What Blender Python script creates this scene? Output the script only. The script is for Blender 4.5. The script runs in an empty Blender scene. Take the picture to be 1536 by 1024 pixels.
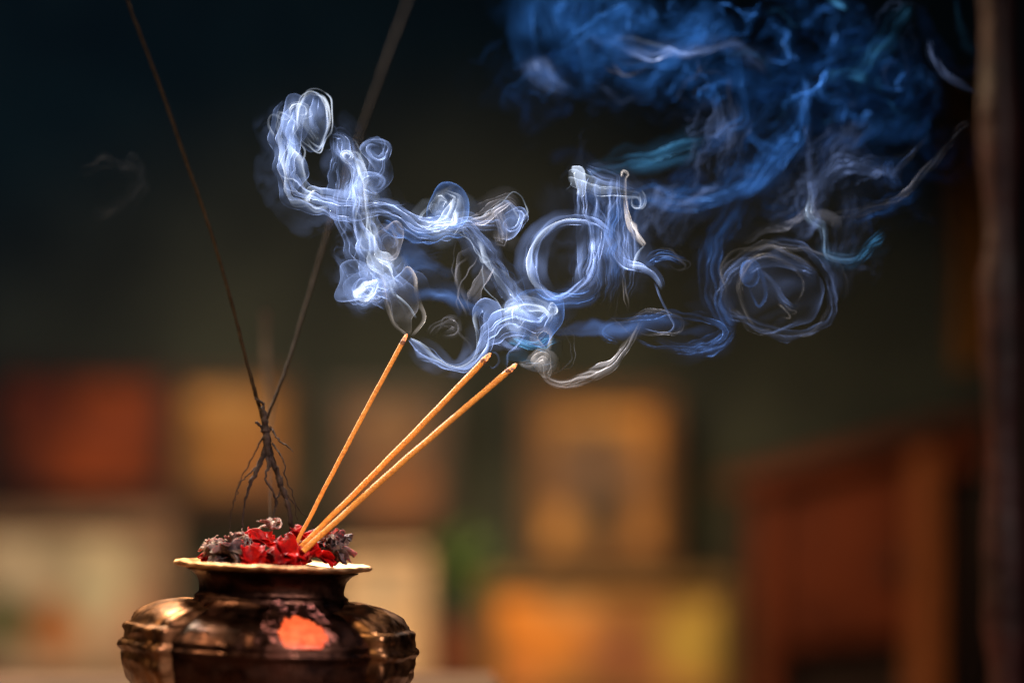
import bpy, bmesh, math, random
import numpy as np
from mathutils import Vector, Matrix, Euler, noise as mnoise

random.seed(7)
R = math.radians
scene = bpy.context.scene
COL = scene.collection

# ------------------------------------------------------------------ camera
FPX = 1536 * 85.0 / 36.0            # focal length in photo pixels
PITCH = R(3.55)
CAM = Vector((0.0, -1.0, 0.150))
cam_d = bpy.data.cameras.new('camera'); cam = bpy.data.objects.new('camera', cam_d)
COL.objects.link(cam); scene.camera = cam
cam.location = CAM; cam.rotation_euler = (R(90) + PITCH, 0, 0)
cam_d.lens = 85; cam_d.sensor_width = 36; cam_d.clip_start = 0.02; cam_d.clip_end = 50
cam_d.dof.use_dof = True; cam_d.dof.focus_distance = 1.0; cam_d.dof.aperture_fstop = 2.3
cam_d.dof.aperture_blades = 0

CP, SP = math.cos(PITCH), math.sin(PITCH)
def P(px, py, y=0.0):
    """world point on the plane Y = y that photo pixel (px, py) looks at"""
    a = (px - 768) / FPX; b = -(py - 512) / FPX
    d = Vector((a, CP - b * SP, SP + b * CP))
    t = (y - CAM.y) / d.y
    return CAM + d * t
S0 = 1.0 / FPX                       # metres per photo pixel in the plane of the sticks

# ------------------------------------------------------------------ helpers
def setp(o, label=None, cat=None, group=None, kind=None):
    if label: o['label'] = label
    if cat: o['category'] = cat
    if group: o['group'] = group
    if kind: o['kind'] = kind
    return o
def empty(name, loc, label, cat, group=None):
    o = bpy.data.objects.new(name, None); o.location = loc; COL.objects.link(o)
    o.empty_display_size = .01
    return setp(o, label, cat, group)
def mesh_obj(name, verts, faces, mat, parent=None, smooth=True):
    me = bpy.data.meshes.new(name); me.from_pydata([tuple(v) for v in verts], [], faces); me.update()
    if smooth: me.polygons.foreach_set('use_smooth', [True] * len(me.polygons))
    me.materials.append(mat)
    o = bpy.data.objects.new(name, me); COL.objects.link(o)
    if parent: o.parent = parent
    return o
def bm_obj(name, bm, mat, parent=None, smooth=False, loc=None):
    me = bpy.data.meshes.new(name); bmesh.ops.recalc_face_normals(bm, faces=bm.faces); bm.to_mesh(me); bm.free()
    if smooth: me.polygons.foreach_set('use_smooth', [True] * len(me.polygons))
    me.materials.append(mat)
    o = bpy.data.objects.new(name, me); COL.objects.link(o)
    if parent: o.parent = parent
    if loc is not None: o.location = loc
    return o
def box(bm, c, s, rot=None, bev=0.0):
    r = bmesh.ops.create_cube(bm, size=1.0)
    vs = r['verts']
    bmesh.ops.scale(bm, vec=s, verts=vs)
    if rot is not None: bmesh.ops.rotate(bm, cent=(0, 0, 0), matrix=rot, verts=vs)
    bmesh.ops.translate(bm, vec=c, verts=vs)
    if bev:
        es = {e for v in vs for e in v.link_edges}
        bmesh.ops.bevel(bm, geom=list(es), offset=bev, segments=2, affect='EDGES')
def tube(pts, rad, seg=12, caps=True, wob=0.0, seed=0):
    """verts, faces of a tube through pts (Vectors) with radii rad"""
    n = len(pts); V = []; F = []
    up = Vector((0.1, 1, 0.05)).normalized()
    for i in range(n):
        t = (pts[min(i + 1, n - 1)] - pts[max(i - 1, 0)]).normalized()
        a = t.cross(up).normalized(); b = t.cross(a).normalized()
        for k in range(seg):
            an = 2 * math.pi * k / seg
            q = 1.0
            if wob:
                q += wob * mnoise.noise(Vector((pts[i].x * 900 + seed, pts[i].z * 900, k * .9)))
            V.append(pts[i] + (a * math.cos(an) + b * math.sin(an)) * rad[i] * q)
    for i in range(n - 1):
        for k in range(seg):
            k2 = (k + 1) % seg
            F.append((i * seg + k, i * seg + k2, (i + 1) * seg + k2, (i + 1) * seg + k))
    if caps:
        F.append(tuple(range(seg))); F.append(tuple(range((n - 1) * seg, n * seg))[::-1])
    return V, F
def catmull(ctrl, n):
    """numpy catmull-rom, ctrl (m, k) -> (n, k), roughly even spacing in the first two columns"""
    c = np.asarray(ctrl, float)
    c = np.vstack([2 * c[0] - c[1], c, 2 * c[-1] - c[-2]])
    m = len(c) - 3; out = []
    for i in range(m):
        p0, p1, p2, p3 = c[i:i + 4]
        t = np.linspace(0, 1, 24, endpoint=(i == m - 1))[:, None]
        out.append(0.5 * (2 * p1 + (p2 - p0) * t + (2 * p0 - 5 * p1 + 4 * p2 - p3) * t ** 2 + (3 * p1 - p0 - 3 * p2 + p3) * t ** 3))
    o = np.vstack(out)
    s = np.r_[0, np.cumsum(np.hypot(*np.diff(o[:, :2], axis=0).T) + 1e-6)]
    q = np.linspace(0, s[-1], n)
    return np.stack([np.interp(q, s, o[:, k]) for k in range(o.shape[1])], 1), s[-1]

# ------------------------------------------------------------------ materials
def new_mat(name):
    m = bpy.data.materials.new(name); m.use_nodes = True
    nt = m.node_tree; b = nt.nodes['Principled BSDF']
    return m, nt, b
def nd(nt, typ, **kw):
    n = nt.nodes.new(typ)
    for k, v in kw.items():
        if k in n.inputs: n.inputs[k].default_value = v
        else: setattr(n, k, v)
    return n
def noisy(name, c1, c2, scale=40.0, rough=.6, metallic=0.0, bump=0.0, detail=6, rough2=None, dist=0.0, spec=.5, bscale=None, c3=None):
    m, nt, b = new_mat(name); L = nt.links
    tc = nd(nt, 'ShaderNodeTexCoord')
    nz = nd(nt, 'ShaderNodeTexNoise', Scale=scale, Detail=detail, Roughness=.62, Distortion=dist)
    L.new(tc.outputs['Object'], nz.inputs['Vector'])
    cr = nd(nt, 'ShaderNodeValToRGB'); e = cr.color_ramp.elements
    e[0].position = .33; e[0].color = (*c1, 1); e[1].position = .68; e[1].color = (*c2, 1)
    if c3: x = e.new(.5); x.color = (*c3, 1)
    L.new(nz.outputs['Fac'], cr.inputs['Fac']); L.new(cr.outputs['Color'], b.inputs['Base Color'])
    b.inputs['Metallic'].default_value = metallic; b.inputs['Roughness'].default_value = rough
    b.inputs['Specular IOR Level'].default_value = spec
    if rough2 is not None:
        mr = nd(nt, 'ShaderNodeMapRange'); mr.inputs['From Min'].default_value = .35; mr.inputs['From Max'].default_value = .65
        mr.inputs['To Min'].default_value = rough; mr.inputs['To Max'].default_value = rough2
        n3 = nd(nt, 'ShaderNodeTexNoise', Scale=scale * 2.3, Detail=5)
        L.new(tc.outputs['Object'], n3.inputs['Vector']); L.new(n3.outputs['Fac'], mr.inputs['Value'])
        L.new(mr.outputs['Result'], b.inputs['Roughness'])
    if bump:
        n2 = nd(nt, 'ShaderNodeTexNoise', Scale=bscale or scale * 3, Detail=5)
        L.new(tc.outputs['Object'], n2.inputs['Vector'])
        bp = nd(nt, 'ShaderNodeBump', Strength=.6, Distance=bump)
        L.new(n2.outputs['Fac'], bp.inputs['Height']); L.new(bp.outputs['Normal'], b.inputs['Normal'])
    return m
def blobs(name, base, lst, rough=.55, var=.55):
    """print: a base colour with soft coloured patches at (x, z, radius, colour), in the object's metres"""
    m, nt, b = new_mat(name); L = nt.links
    tc = nd(nt, 'ShaderNodeTexCoord')
    nz = nd(nt, 'ShaderNodeTexNoise', Scale=26.0, Detail=4, Roughness=.7); L.new(tc.outputs['Object'], nz.inputs['Vector'])
    mx = nd(nt, 'ShaderNodeMixRGB', blend_type='MIX')
    mx.inputs[1].default_value = (*[c * (1 - var) for c in base], 1); mx.inputs[2].default_value = (*[min(1, c * (1 + var)) for c in base], 1)
    L.new(nz.outputs['Fac'], mx.inputs[0]); cur = mx.outputs[0]
    wv = nd(nt, 'ShaderNodeVectorMath', operation='MULTIPLY_ADD')
    L.new(nz.outputs['Color'], wv.inputs[0]); wv.inputs[1].default_value = (.04, 0, .04)
    L.new(tc.outputs['Object'], wv.inputs[2])
    for (x, z, r, c) in lst:
        dv = nd(nt, 'ShaderNodeVectorMath', operation='DISTANCE'); dv.inputs[1].default_value = (x + .02, 0, z + .02)
        L.new(wv.outputs[0], dv.inputs[0])
        mr = nd(nt, 'ShaderNodeMapRange', interpolation_type='SMOOTHSTEP')
        mr.inputs['From Min'].default_value = r * 1.15; mr.inputs['From Max'].default_value = r * .55
        L.new(dv.outputs['Value'], mr.inputs['Value'])
        k = nd(nt, 'ShaderNodeMixRGB'); k.inputs[2].default_value = (*c, 1)
        L.new(mr.outputs['Result'], k.inputs[0]); L.new(cur, k.inputs[1]); cur = k.outputs[0]
    n3 = nd(nt, 'ShaderNodeTexNoise', Scale=13.0, Detail=5, Roughness=.65, Distortion=.8); L.new(tc.outputs['Object'], n3.inputs['Vector'])
    oi = nd(nt, 'ShaderNodeObjectInfo'); va = nd(nt, 'ShaderNodeVectorMath', operation='ADD'); L.new(tc.outputs['Object'], va.inputs[0]); L.new(oi.outputs['Location'], va.inputs[1]); L.new(va.outputs[0], n3.inputs['Vector'])
    m3 = nd(nt, 'ShaderNodeMapRange'); m3.inputs['From Min'].default_value = .36; m3.inputs['From Max'].default_value = .62; m3.inputs['To Min'].default_value = .5; m3.inputs['To Max'].default_value = 1.2
    L.new(n3.outputs['Fac'], m3.inputs['Value']); vm = nd(nt, 'ShaderNodeVectorMath', operation='SCALE'); L.new(cur, vm.inputs[0]); L.new(m3.outputs['Result'], vm.inputs['Scale']); cur = vm.outputs[0]
    L.new(cur, b.inputs['Base Color']); b.inputs['Roughness'].default_value = rough
    b.inputs['Specular IOR Level'].default_value = .3
    return m

M_bronze = noisy('aged_bronze', (.009, .005, .005), (.062, .025, .018), 60, rough=.26, rough2=.58, metallic=1, bump=.0008, bscale=170, c3=(.055, .026, .018))
M_lug = noisy('rubbed_bronze', (.035, .018, .011), (.27, .14, .065), 80, rough=.30, rough2=.55, metallic=1, bump=.0006, bscale=170, c3=(.14, .065, .03))
M_brass = noisy('worn_brass', (.26, .13, .055), (.78, .50, .27), 120, rough=.5, rough2=.6, metallic=1, bump=.0006, bscale=260)
M_glow = noisy('painted_glow', (.80, .075, .02), (.98, .22, .08), 260, rough=.42, bump=.0005, bscale=500)  # orange glow of the pot belly, put into the colour
M_ash = noisy('ash', (.02, .014, .012), (.09, .07, .06), 300, rough=.9, bump=.001)
M_wood_dark = noisy('dark_wood', (.03, .014, .009), (.075, .035, .02), 18, rough=.45, bump=.0005)
M_table = noisy('table_wood', (.05, .028, .018), (.15, .09, .06), 16, rough=.5, bump=.0006)
M_stick = noisy('incense_paste', (.46, .15, .018), (.80, .34, .045), 900, rough=.6, bump=.0006, bscale=1800, c3=(.66, .25, .03))
M_ring = noisy('scorched_paste', (.05, .02, .01), (.22, .08, .025), 900, rough=.7)
M_stalk = noisy('dry_stalk', (.010, .006, .003), (.030, .019, .010), 420, rough=.9, spec=.05, bump=.0004, bscale=1600)
M_stub = noisy('charred_stalk', (.02, .015, .012), (.06, .045, .036), 300, rough=.9, spec=.1)
M_root = noisy('charred_root', (.010, .007, .006), (.045, .032, .027), 300, rough=.85, spec=.15, bump=.0006, bscale=900)

def ember_mat():
    m, nt, b = new_mat('ember'); L = nt.links
    tc = nd(nt, 'ShaderNodeTexCoord'); nz = nd(nt, 'ShaderNodeTexNoise', Scale=1400.0, Detail=3)
    L.new(tc.outputs['Object'], nz.inputs['Vector'])
    cr = nd(nt, 'ShaderNodeValToRGB'); e = cr.color_ramp.elements
    e[0].position = .42; e[0].color = (.30, .22, .18, 1); e[1].position = .6; e[1].color = (1, .35, .12, 1)
    L.new(nz.outputs['Fac'], cr.inputs['Fac']); L.new(cr.outputs['Color'], b.inputs['Base Color'])
    cr2 = nd(nt, 'ShaderNodeValToRGB'); e = cr2.color_ramp.elements
    e[0].position = .45; e[0].color = (0, 0, 0, 1); e[1].position = .65; e[1].color = (1, .25, .05, 1)
    L.new(nz.outputs['Fac'], cr2.inputs['Fac']); L.new(cr2.outputs['Color'], b.inputs['Emission Color'])
    b.inputs['Emission Strength'].default_value = 2.2; b.inputs['Roughness'].default_value = .8
    return m
M_ember = ember_mat()

def petal_mat(name, c1, c2, c3, scale=150):
    m = noisy(name, c1, c2, scale, rough=.5, bump=.0007, c3=c3, spec=.12)
    b = m.node_tree.nodes['Principled BSDF']
    b.inputs['Subsurface Weight'].default_value = .25; b.inputs['Subsurface Radius'].default_value = (.004, .001, .001)
    b.inputs['Subsurface Scale'].default_value = .3
    return m
M_red = petal_mat('red_petal', (.05, .001, .002), (.58, .010, .005), (.26, .002, .003))
M_dry = petal_mat('dried_petal', (.10, .07, .065), (.66, .54, .48), (.27, .20, .185), 330)
M_dark = petal_mat('withered_petal', (.025, .016, .018), (.20, .15, .15), (.07, .05, .055), 200)

# ------------------------------------------------------------------ the pot
TILT = R(2.3)
rimc = P(410, 846, 0)
pot = empty('incense_pot', (rimc.x, 0, P(410, 1076, 0).z), 'squat dark bronze incense pot with flared rim and an orange glow painted on its belly', 'incense pot')
Z0 = pot.location.z
def zp(py): return P(410, py, 0).z - Z0
ROT = Matrix.Translation((0, 0, zp(846))) @ Matrix.Rotation(TILT, 4, 'Y') @ Matrix.Translation((0, 0, -zp(846)))
def smooth_prof(pr, n):
    a, _ = catmull(pr, n); return a
def lathe(prof, seg=160, az0=0.0, az1=2 * math.pi, fn=None, closed=True, close_prof=False):
    V = []; F = []; n = len(prof); m = seg if closed else seg + 1
    for j in range(m):
        az = az0 + (az1 - az0) * j / seg
        for i, (r, py) in enumerate(prof):
            rr, zz = r, py
            if fn: rr, zz = fn(r, py, az, i)
            # az 0 faces the camera (-Y), positive to the right
            V.append(ROT @ Vector((rr * S0 * math.sin(az), -rr * S0 * math.cos(az), zp(zz))))
    for j in range(seg):
        j2 = (j + 1) % m
        for i in range(n - (0 if close_prof else 1)):
            i2 = (i + 1) % n
            F.append((j * n + i, j2 * n + i, j2 * n + i2, j * n + i2))
    return V, F
body_prof = smooth_prof([(128, 856), (117, 862), (110, 871), (107.5, 882), (109, 890), (114, 894), (115, 899), (123, 908), (140, 917), (162, 926), (183, 939),
                         (196, 955), (198, 962), (198.5, 967), (202, 969.5), (201, 975), (197, 982), (190, 1016), (174, 1036), (152, 1053), (136, 1062), (128, 1066), (134, 1072), (136, 1076), (60, 1076)], 150)
BOSS = [(-.42, 938, 5, 3.6), (-.02, 944, 7, 4.2), (.16, 948, 5, 2.6), (.62, 942, 7, 4.2), (.80, 936, 5, 3), (-.72, 936, 5, 3), (-.22, 962, 7, 2.5)]
def body_fn(r, py, az, i):
    dr = 0.0
    band = math.exp(-((py - 950) / 26.0) ** 2)
    dr += band * 1.8 * (abs(math.sin(az * 7 + .6)) ** .6 - .6)            # chased lobes
    for (ba, bp, br, bh) in BOSS:
        d2 = ((az if az < math.pi else az - 2 * math.pi) - ba) ** 2 * 190 ** 2 + (py - bp) ** 2
        dr += bh * math.exp(-d2 / (br * br))
    w = mnoise.noise(Vector((math.sin(az) * 2.2, math.cos(az) * 2.2, py / 30.0)))
    w2 = mnoise.noise(Vector((math.sin(az) * 9, math.cos(az) * 9, py / 9.0)))
    return r + dr + w * 2.0 + w2 * .7, py
V, F = lathe(body_prof, 300, fn=body_fn)
mesh_obj('body', V, F, M_bronze, pot)
inner = smooth_prof([(126, 853), (112, 858), (102, 868), (98, 885), (96, 905), (60, 912), (1, 914)], 30)
V, F = lathe(inner, 96); mesh_obj('inner_wall', V, F, M_bronze, pot)
def rim_fn(r, py, az, i):
    w = mnoise.noise(Vector((math.sin(az) * 3.5 + 4, math.cos(az) * 3.5, 0)))
    w2 = mnoise.noise(Vector((math.sin(az) * 12 + 4, math.cos(az) * 12, py * .2)))
    k = max(0, (r - 112) / 34)
    return r + (w * 1.8 + w2 * 1.2) * k, py + (w * 1.6 + w2 * 1.5) * k
rim_prof = smooth_prof([(113, 860), (125, 854.5), (136, 851.5), (143, 850.5), (147, 848), (147, 845), (143, 843.4), (136, 844.6), (124, 848), (112, 855), (113, 860)], 48)[:-1]
V, F = lathe(rim_prof, 260, fn=rim_fn, close_prof=True)
mesh_obj('rim', V, F, M_brass, pot)
# two broad lugs lying against the belly
lug_prof = smooth_prof([(118, 903), (150, 903), (178, 911), (196, 921), (203, 931), (206, 937), (213, 939), (216, 944), (215, 960), (221, 965), (222, 972), (216, 979), (217, 998), (206, 1022), (183, 1046), (160, 1052), (150, 1040)], 70)
for s, c in ((-1, -R(83.5)), (1, R(96.5))):
    hw = R(46)
    def lug_fn(r, py, az, i, c=c, hw=hw):
        q = abs(az - c) / hw
        e = 1 - max(0, (q - .90) / .10) ** 2 * .16            # rounded side edges
        groove = -3.0 * math.exp(-((q - .80) / .035) ** 2)
        w = mnoise.noise(Vector((az * 4 + 3, py / 14.0, 2.0))); w2 = mnoise.noise(Vector((az * 14, py / 6.0, 7.0)))
        top = -7 * q * q - 2.2 * math.sin(q * 9) if py < 935 else 0
        lobes = 2.5 * math.cos((az - c) * 8) * (1 if 905 < py < 935 else .3)
        return (r + groove + w * 4 + w2 * 1.2 + lobes) * e, py - top + w * 2.5
    V, F = lathe(lug_prof, 90, c - hw, c + hw, fn=lug_fn, closed=False)
    mesh_obj('lug', V, F, M_lug, pot)
# orange glow on the belly, painted as a ragged raised patch of colour
def prof_r(py):
    q = body_prof[:115]; return float(np.interp(py, q[:, 1], q[:, 0]))
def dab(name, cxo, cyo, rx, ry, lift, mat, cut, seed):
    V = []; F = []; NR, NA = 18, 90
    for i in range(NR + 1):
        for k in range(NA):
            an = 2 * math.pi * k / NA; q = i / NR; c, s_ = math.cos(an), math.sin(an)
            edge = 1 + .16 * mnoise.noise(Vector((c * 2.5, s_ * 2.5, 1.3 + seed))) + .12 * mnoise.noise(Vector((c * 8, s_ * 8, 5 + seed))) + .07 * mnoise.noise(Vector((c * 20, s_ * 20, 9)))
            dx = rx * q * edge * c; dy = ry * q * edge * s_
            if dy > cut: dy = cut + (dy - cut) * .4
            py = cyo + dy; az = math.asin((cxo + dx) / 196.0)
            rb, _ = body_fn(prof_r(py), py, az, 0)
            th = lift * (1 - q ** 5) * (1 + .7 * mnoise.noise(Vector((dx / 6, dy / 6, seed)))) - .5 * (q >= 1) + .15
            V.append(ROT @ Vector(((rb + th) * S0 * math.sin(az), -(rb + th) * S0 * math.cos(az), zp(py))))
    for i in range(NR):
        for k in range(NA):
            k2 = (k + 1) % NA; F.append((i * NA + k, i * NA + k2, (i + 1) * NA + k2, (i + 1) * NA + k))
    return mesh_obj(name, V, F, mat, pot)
def haze_mat():
    m, nt, b = new_mat('haze_paint'); L = nt.links
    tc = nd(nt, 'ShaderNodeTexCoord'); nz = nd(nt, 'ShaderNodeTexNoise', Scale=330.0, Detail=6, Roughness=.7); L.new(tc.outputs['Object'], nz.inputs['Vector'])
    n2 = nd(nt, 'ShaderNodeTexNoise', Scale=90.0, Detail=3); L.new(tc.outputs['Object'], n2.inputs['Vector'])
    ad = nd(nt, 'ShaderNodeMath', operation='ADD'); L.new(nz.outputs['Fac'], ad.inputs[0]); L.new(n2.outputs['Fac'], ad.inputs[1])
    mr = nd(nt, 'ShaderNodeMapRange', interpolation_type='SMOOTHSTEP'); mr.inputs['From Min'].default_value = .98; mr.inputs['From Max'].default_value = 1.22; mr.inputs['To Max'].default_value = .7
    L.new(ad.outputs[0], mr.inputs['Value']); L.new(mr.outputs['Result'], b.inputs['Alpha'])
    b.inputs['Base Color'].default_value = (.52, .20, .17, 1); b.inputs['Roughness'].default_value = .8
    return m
dab('painted_haze', 66, 922, 64, 34, .5, haze_mat(), 99, 8)  # pinkish haze around the glow, painted as a thin patchy layer
dab('painted_glow_spot', 69, 938, 36, 23, 1.4, M_glow, 19, 3)
# bed of ash inside
V = []; F = []; NR, NA = 16, 64
for i in range(NR + 1):
    for k in range(NA):
        an = 2 * math.pi * k / NA; r = 108 * i / NR
        h = 846 - 9 * (1 - (i / NR) ** 2) + 12 * max(0, i / NR - .9) * 10 * .8 + 3 * mnoise.noise(Vector((r * math.cos(an) / 18, r * math.sin(an) / 18, 0)))
        V.append(ROT @ Vector((r * S0 * math.cos(an), r * S0 * math.sin(an), zp(h + 6))))
for i in range(NR):
    for k in range(NA):
        k2 = (k + 1) % NA; F.append((i * NA + k, i * NA + k2, (i + 1) * NA + k2, (i + 1) * NA + k))
ash = mesh_obj('ash_bed', [v + pot.location for v in V], F, M_ash)
setp(ash, 'grey brown ash filling the bronze pot under the flowers', 'ash', kind='stuff')

# ------------------------------------------------------------------ flowers
def flower(name, px, py, y, rad, n, mat, label, seed, cat='flower', curl=.6, flat=1.0, wid=.5, open_=1.2, group=None, up=(0, 0, 1), crum=.25):
    rnd = random.Random(seed); V = []; F = []
    zaxis = Vector(up).normalized(); rotm = Vector((0, 0, 1)).rotation_difference(zaxis).to_matrix()
    for p in range(n):
        az = rnd.uniform(0, 2 * math.pi); el = math.acos(1 - rnd.random() * open_)     # 0 = up
        Lp = rad * rnd.uniform(.75, 1.15); W = Lp * wid * rnd.uniform(.7, 1.2); cu = curl * rnd.uniform(.3, 1.6); tw = rnd.uniform(-.9, .9)
        nu, nv = 9, 6; base = len(V); so = rnd.uniform(0, 50)
        for i in range(nu):
            u = i / (nu - 1)
            e = el + cu * u * u * 1.2
            # march along a curling midrib
            r0 = Lp * u
            x = r0 * math.sin(el + cu * u * .6); z = r0 * math.cos(el + cu * u * .6) * flat
            for j in range(nv):
                v = j / (nv - 1) * 2 - 1
                ww = W * .5 * math.sin(math.pi * min(1, .12 + u * .80)) ** .6
                fr = 1 + .18 * math.sin(v * 9 + so) * u
                off = v * ww; cup = (v * v) * ww * .55
                q = Vector((x * fr - cup * math.cos(e), off * math.cos(tw * u), z * fr + cup * math.sin(e) + off * math.sin(tw * u)))
                q += Vector([mnoise.noise(Vector((q.x, q.y, q.z)) * (2.2 / rad) + Vector((so, k * 9.1, 0))) for k in range(3)]) * rad * crum * u
                ca, sa = math.cos(az), math.sin(az)
                V.append(rotm @ Vector((q.x * ca - q.y * sa, q.x * sa + q.y * ca, q.z)))
        for i in range(nu - 1):
            for j in range(nv - 1):
                a = base + i * nv + j; F.append((a, a + 1, a + nv + 1, a + nv))
    o = mesh_obj(name, V, F, mat); o.location = P(px, py, y)
    m = o.modifiers.new('thick', 'SOLIDIFY'); m.thickness = rad * .035
    m = o.modifiers.new('sub', 'SUBSURF'); m.levels = 1; m.render_levels = 1
    return setp(o, label, cat, group)
px2 = S0
flower('dried_flower', 352, 838, -.008, 40 * px2, 18, M_dark, 'large crumpled grey brown dried flower at the left of the heap in the pot', 3, wid=1.1, curl=.9, crum=.4)
flower('dried_flower', 366, 806, -.002, 24 * px2, 14, M_dry, 'pale curled ashy petals arching over the large dried flower', 35, wid=.34, curl=2.0, crum=.6, open_=.8, up=(.3, -.3, .6))
flower('dried_flower', 337, 812, -.004, 20 * px2, 11, M_dry, 'ashy twisted petal tips between the small pale flower and the arching petals', 14, wid=.34, curl=1.8, crum=.6, open_=.9, up=(-.2, -.3, 1))
flower('dried_flower', 316, 818, -.006, 17 * px2, 16, M_dry, 'small pale dried flower at the far left of the heap', 5, wid=.5, curl=1.2, crum=.5)
flower('red_flower', 324, 838, .004, 25 * px2, 12, M_red, 'small red flower tucked under the pale dried flower at the left rim', 11, wid=.9)
flower('red_flower', 398, 820, .004, 38 * px2, 16, M_red, 'bright red flower standing upright just left of the orange sticks', 12, wid=.85, curl=.45, open_=.9, up=(-.05, -.3, 1))
flower('red_flower', 430, 838, -.012, 36 * px2, 20, M_red, 'deep red flower at the foot of the orange sticks', 13, wid=.9, curl=.8, up=(.1, -.6, 1))
flower('red_flower', 452, 812, .014, 32 * px2, 13, M_red, 'red flower rising behind the feet of the orange sticks', 17, wid=.8, curl=.5, open_=.9)
flower('red_flower', 378, 842, -.016, 27 * px2, 14, M_red, 'crushed crimson petals spread low in front of the dried flower', 18, wid=.9, curl=.9, up=(0, -.7, .7))
flower('red_flower', 474, 836, -.006, 28 * px2, 13, M_red, 'dark red flower between the sticks and the black withered flower', 21, wid=.85, curl=.8)
flower('withered_flower', 501, 830, -.002, 32 * px2, 16, M_dark, 'black withered flower with a grey tip at the right of the heap', 9, wid=1.1, curl=.9, crum=.35)
flower('dried_flower', 497, 806, -.006, 17 * px2, 12, M_dry, 'pale grey dried petals on top of the black withered flower', 27, wid=.7, curl=1.2, crum=.4)
flower('dried_flower', 407, 795, .012, 23 * px2, 12, M_dry, 'brownish dried petal tips behind the upright red flower', 29, wid=.45, curl=.6, crum=.4, open_=.6)

# ------------------------------------------------------------------ incense sticks
def stick(a, b, ya, yb, ra, rb, label, bend=0.0, seed=0):
    A, B = P(*a, ya), P(*b, yb); d = B - A; n = 110
    root = empty('incense_stick', A, label, 'incense stick', 'burning incense sticks in the pot')
    side = d.cross(Vector((0, 1, 0))).normalized()
    pts = []; rad = []
    for i in range(n):
        t = i / (n - 1)
        pts.append(d * t * .962 + side * (bend * math.sin(math.pi * t) + .00022 * mnoise.noise(Vector((t * 9, seed, 0)))))
        rad.append((ra + (rb - ra) * min(1, t * 1.6)) * S0 * (1 + .05 * mnoise.noise(Vector((t * 60, seed, 3)))))
    V, F = tube(pts, rad, 16, wob=.04, seed=seed); mesh_obj('coated_rod', V, F, M_stick, root)
    rr = rad[-1]; dn = d.normalized()
    e = pts[-1]
    ps = [e - dn * .0016, e - dn * .0012, e - dn * .0005, e + dn * .0001, e + dn * .0004]
    V, F = tube(ps, [rr * .98, rr * 1.08, rr * 1.06, rr * 1.1, rr * .8], 16, wob=.25, seed=seed + 4); mesh_obj('scorched_ring', V, F, M_ring, root)
    V, F = tube([e + d * .001, e + d * .005, e + d * .015, e + d * .028, e + d * .036], [rr * .9, rr * .92, rr * .82, rr * .62, rr * .2], 16, wob=.35, seed=seed + 9)
    mesh_obj('glowing_tip', V, F, M_ember, root)
    return root
stick((441, 822), (611, 500), -.004, .004, 2.9, 3.4, 'thin orange incense stick, the steepest of the three, smoking at its tip', .0004, 1)
stick((447, 824), (737, 529), -.008, -.006, 3.9, 4.4, 'orange incense stick lying between the steepest and the lowest one', -.0005, 2)
stick((455, 826), (776, 545), -.014, -.012, 4.2, 4.4, 'orange incense stick leaning furthest to the right, the lowest of the three', .0006, 3)

def stalk(ctrl, label, seed):
    c, L = catmull(ctrl, 160)
    pts = [P(x, y, yy) for x, y, r, yy in c]; base = pts[-1].copy()
    rad = [(.82 if r < 4 else 1) * r * S0 * (1 + (yy)) * (1 + .22 * mnoise.noise(Vector((i * .16, seed, 0)))) for i, (x, y, r, yy) in enumerate(c)]
    pts = [p - base + Vector((mnoise.noise(Vector((i * .25, seed, 1))), 0, mnoise.noise(Vector((i * .25, seed, 7))))) * .00028 for i, p in enumerate(pts)]
    V, F = tube(pts, rad, 10, wob=.3, seed=seed); o = mesh_obj('dry_stalk', V, F, M_stalk if seed < 5 else M_stub)
    o.location = base
    return setp(o, label, 'dry stalk', 'thin dry stalks rising from the pot')
stalk([(186, -14, 2.3, .052), (200, 25, 2.3, .05), (240, 130, 2.5, .046), (275, 230, 2.7, .042), (312, 335, 2.8, .036), (345, 445, 3.0, .03), (372, 550, 3.2, .022), (395, 632, 3.4, .018)],
      'thin dry stalk curving up to the left and out of the top of the picture', 1)
stalk([(618, -12, 2.3, .20), (600, 35, 2.3, .19), (572, 110, 2.3, .165), (535, 215, 2.3, .135), (497, 330, 2.4, .10), (464, 440, 2.5, .07), (430, 550, 2.8, .04), (398, 632, 3.2, .02)],
      'thin brown stalk curving up to the right behind the smoke', 2)
stalk([(398, 468, 6.5, .26), (398, 478, 5.2, .26), (399, 540, 4.6, .24), (404, 610, 3.6, .20), (405, 660, 1.4, .1), (405, 815, 1.0, .03)],
      'short blurred dark stub of a stalk standing upright between the two long ones', 5)
# the charred root knot from which the stalks spring
root_o = empty('charred_root', P(398, 840, .018), 'charred branching root knot standing in the heap, holding the thin stalks', 'charred root')
def strand(ctrl, seed, nm='root_strand', n=46):
    c, L = catmull(ctrl, n)
    pts = [P(x + 2.6 * mnoise.noise(Vector((i * .3, seed, 0))), y + 2 * mnoise.noise(Vector((i * .3, seed, 5))), yy) - root_o.location for i, (x, y, r, yy) in enumerate(c)]
    rad = [.78 * r * S0 * (1 + .5 * mnoise.noise(Vector((i * .35, seed, 2)))) for i, (x, y, r, yy) in enumerate(c)]
    V, F = tube(pts, rad, 8, wob=.4, seed=seed); mesh_obj(nm, V, F, M_root, root_o)
strand([(393, 604, 2.5, .02), (396, 622, 5, .018), (399, 650, 8.5, .018), (402, 676, 7.5, .018), (404, 694, 6, .018), (402, 702, 3, .018)], 1, 'root_knot')
strand([(398, 670, 5, .018), (390, 695, 5, .016), (380, 715, 4.2, .014), (372, 735, 3, .014), (366, 760, 2, .014), (362, 800, 2, .016)], 2)
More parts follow.
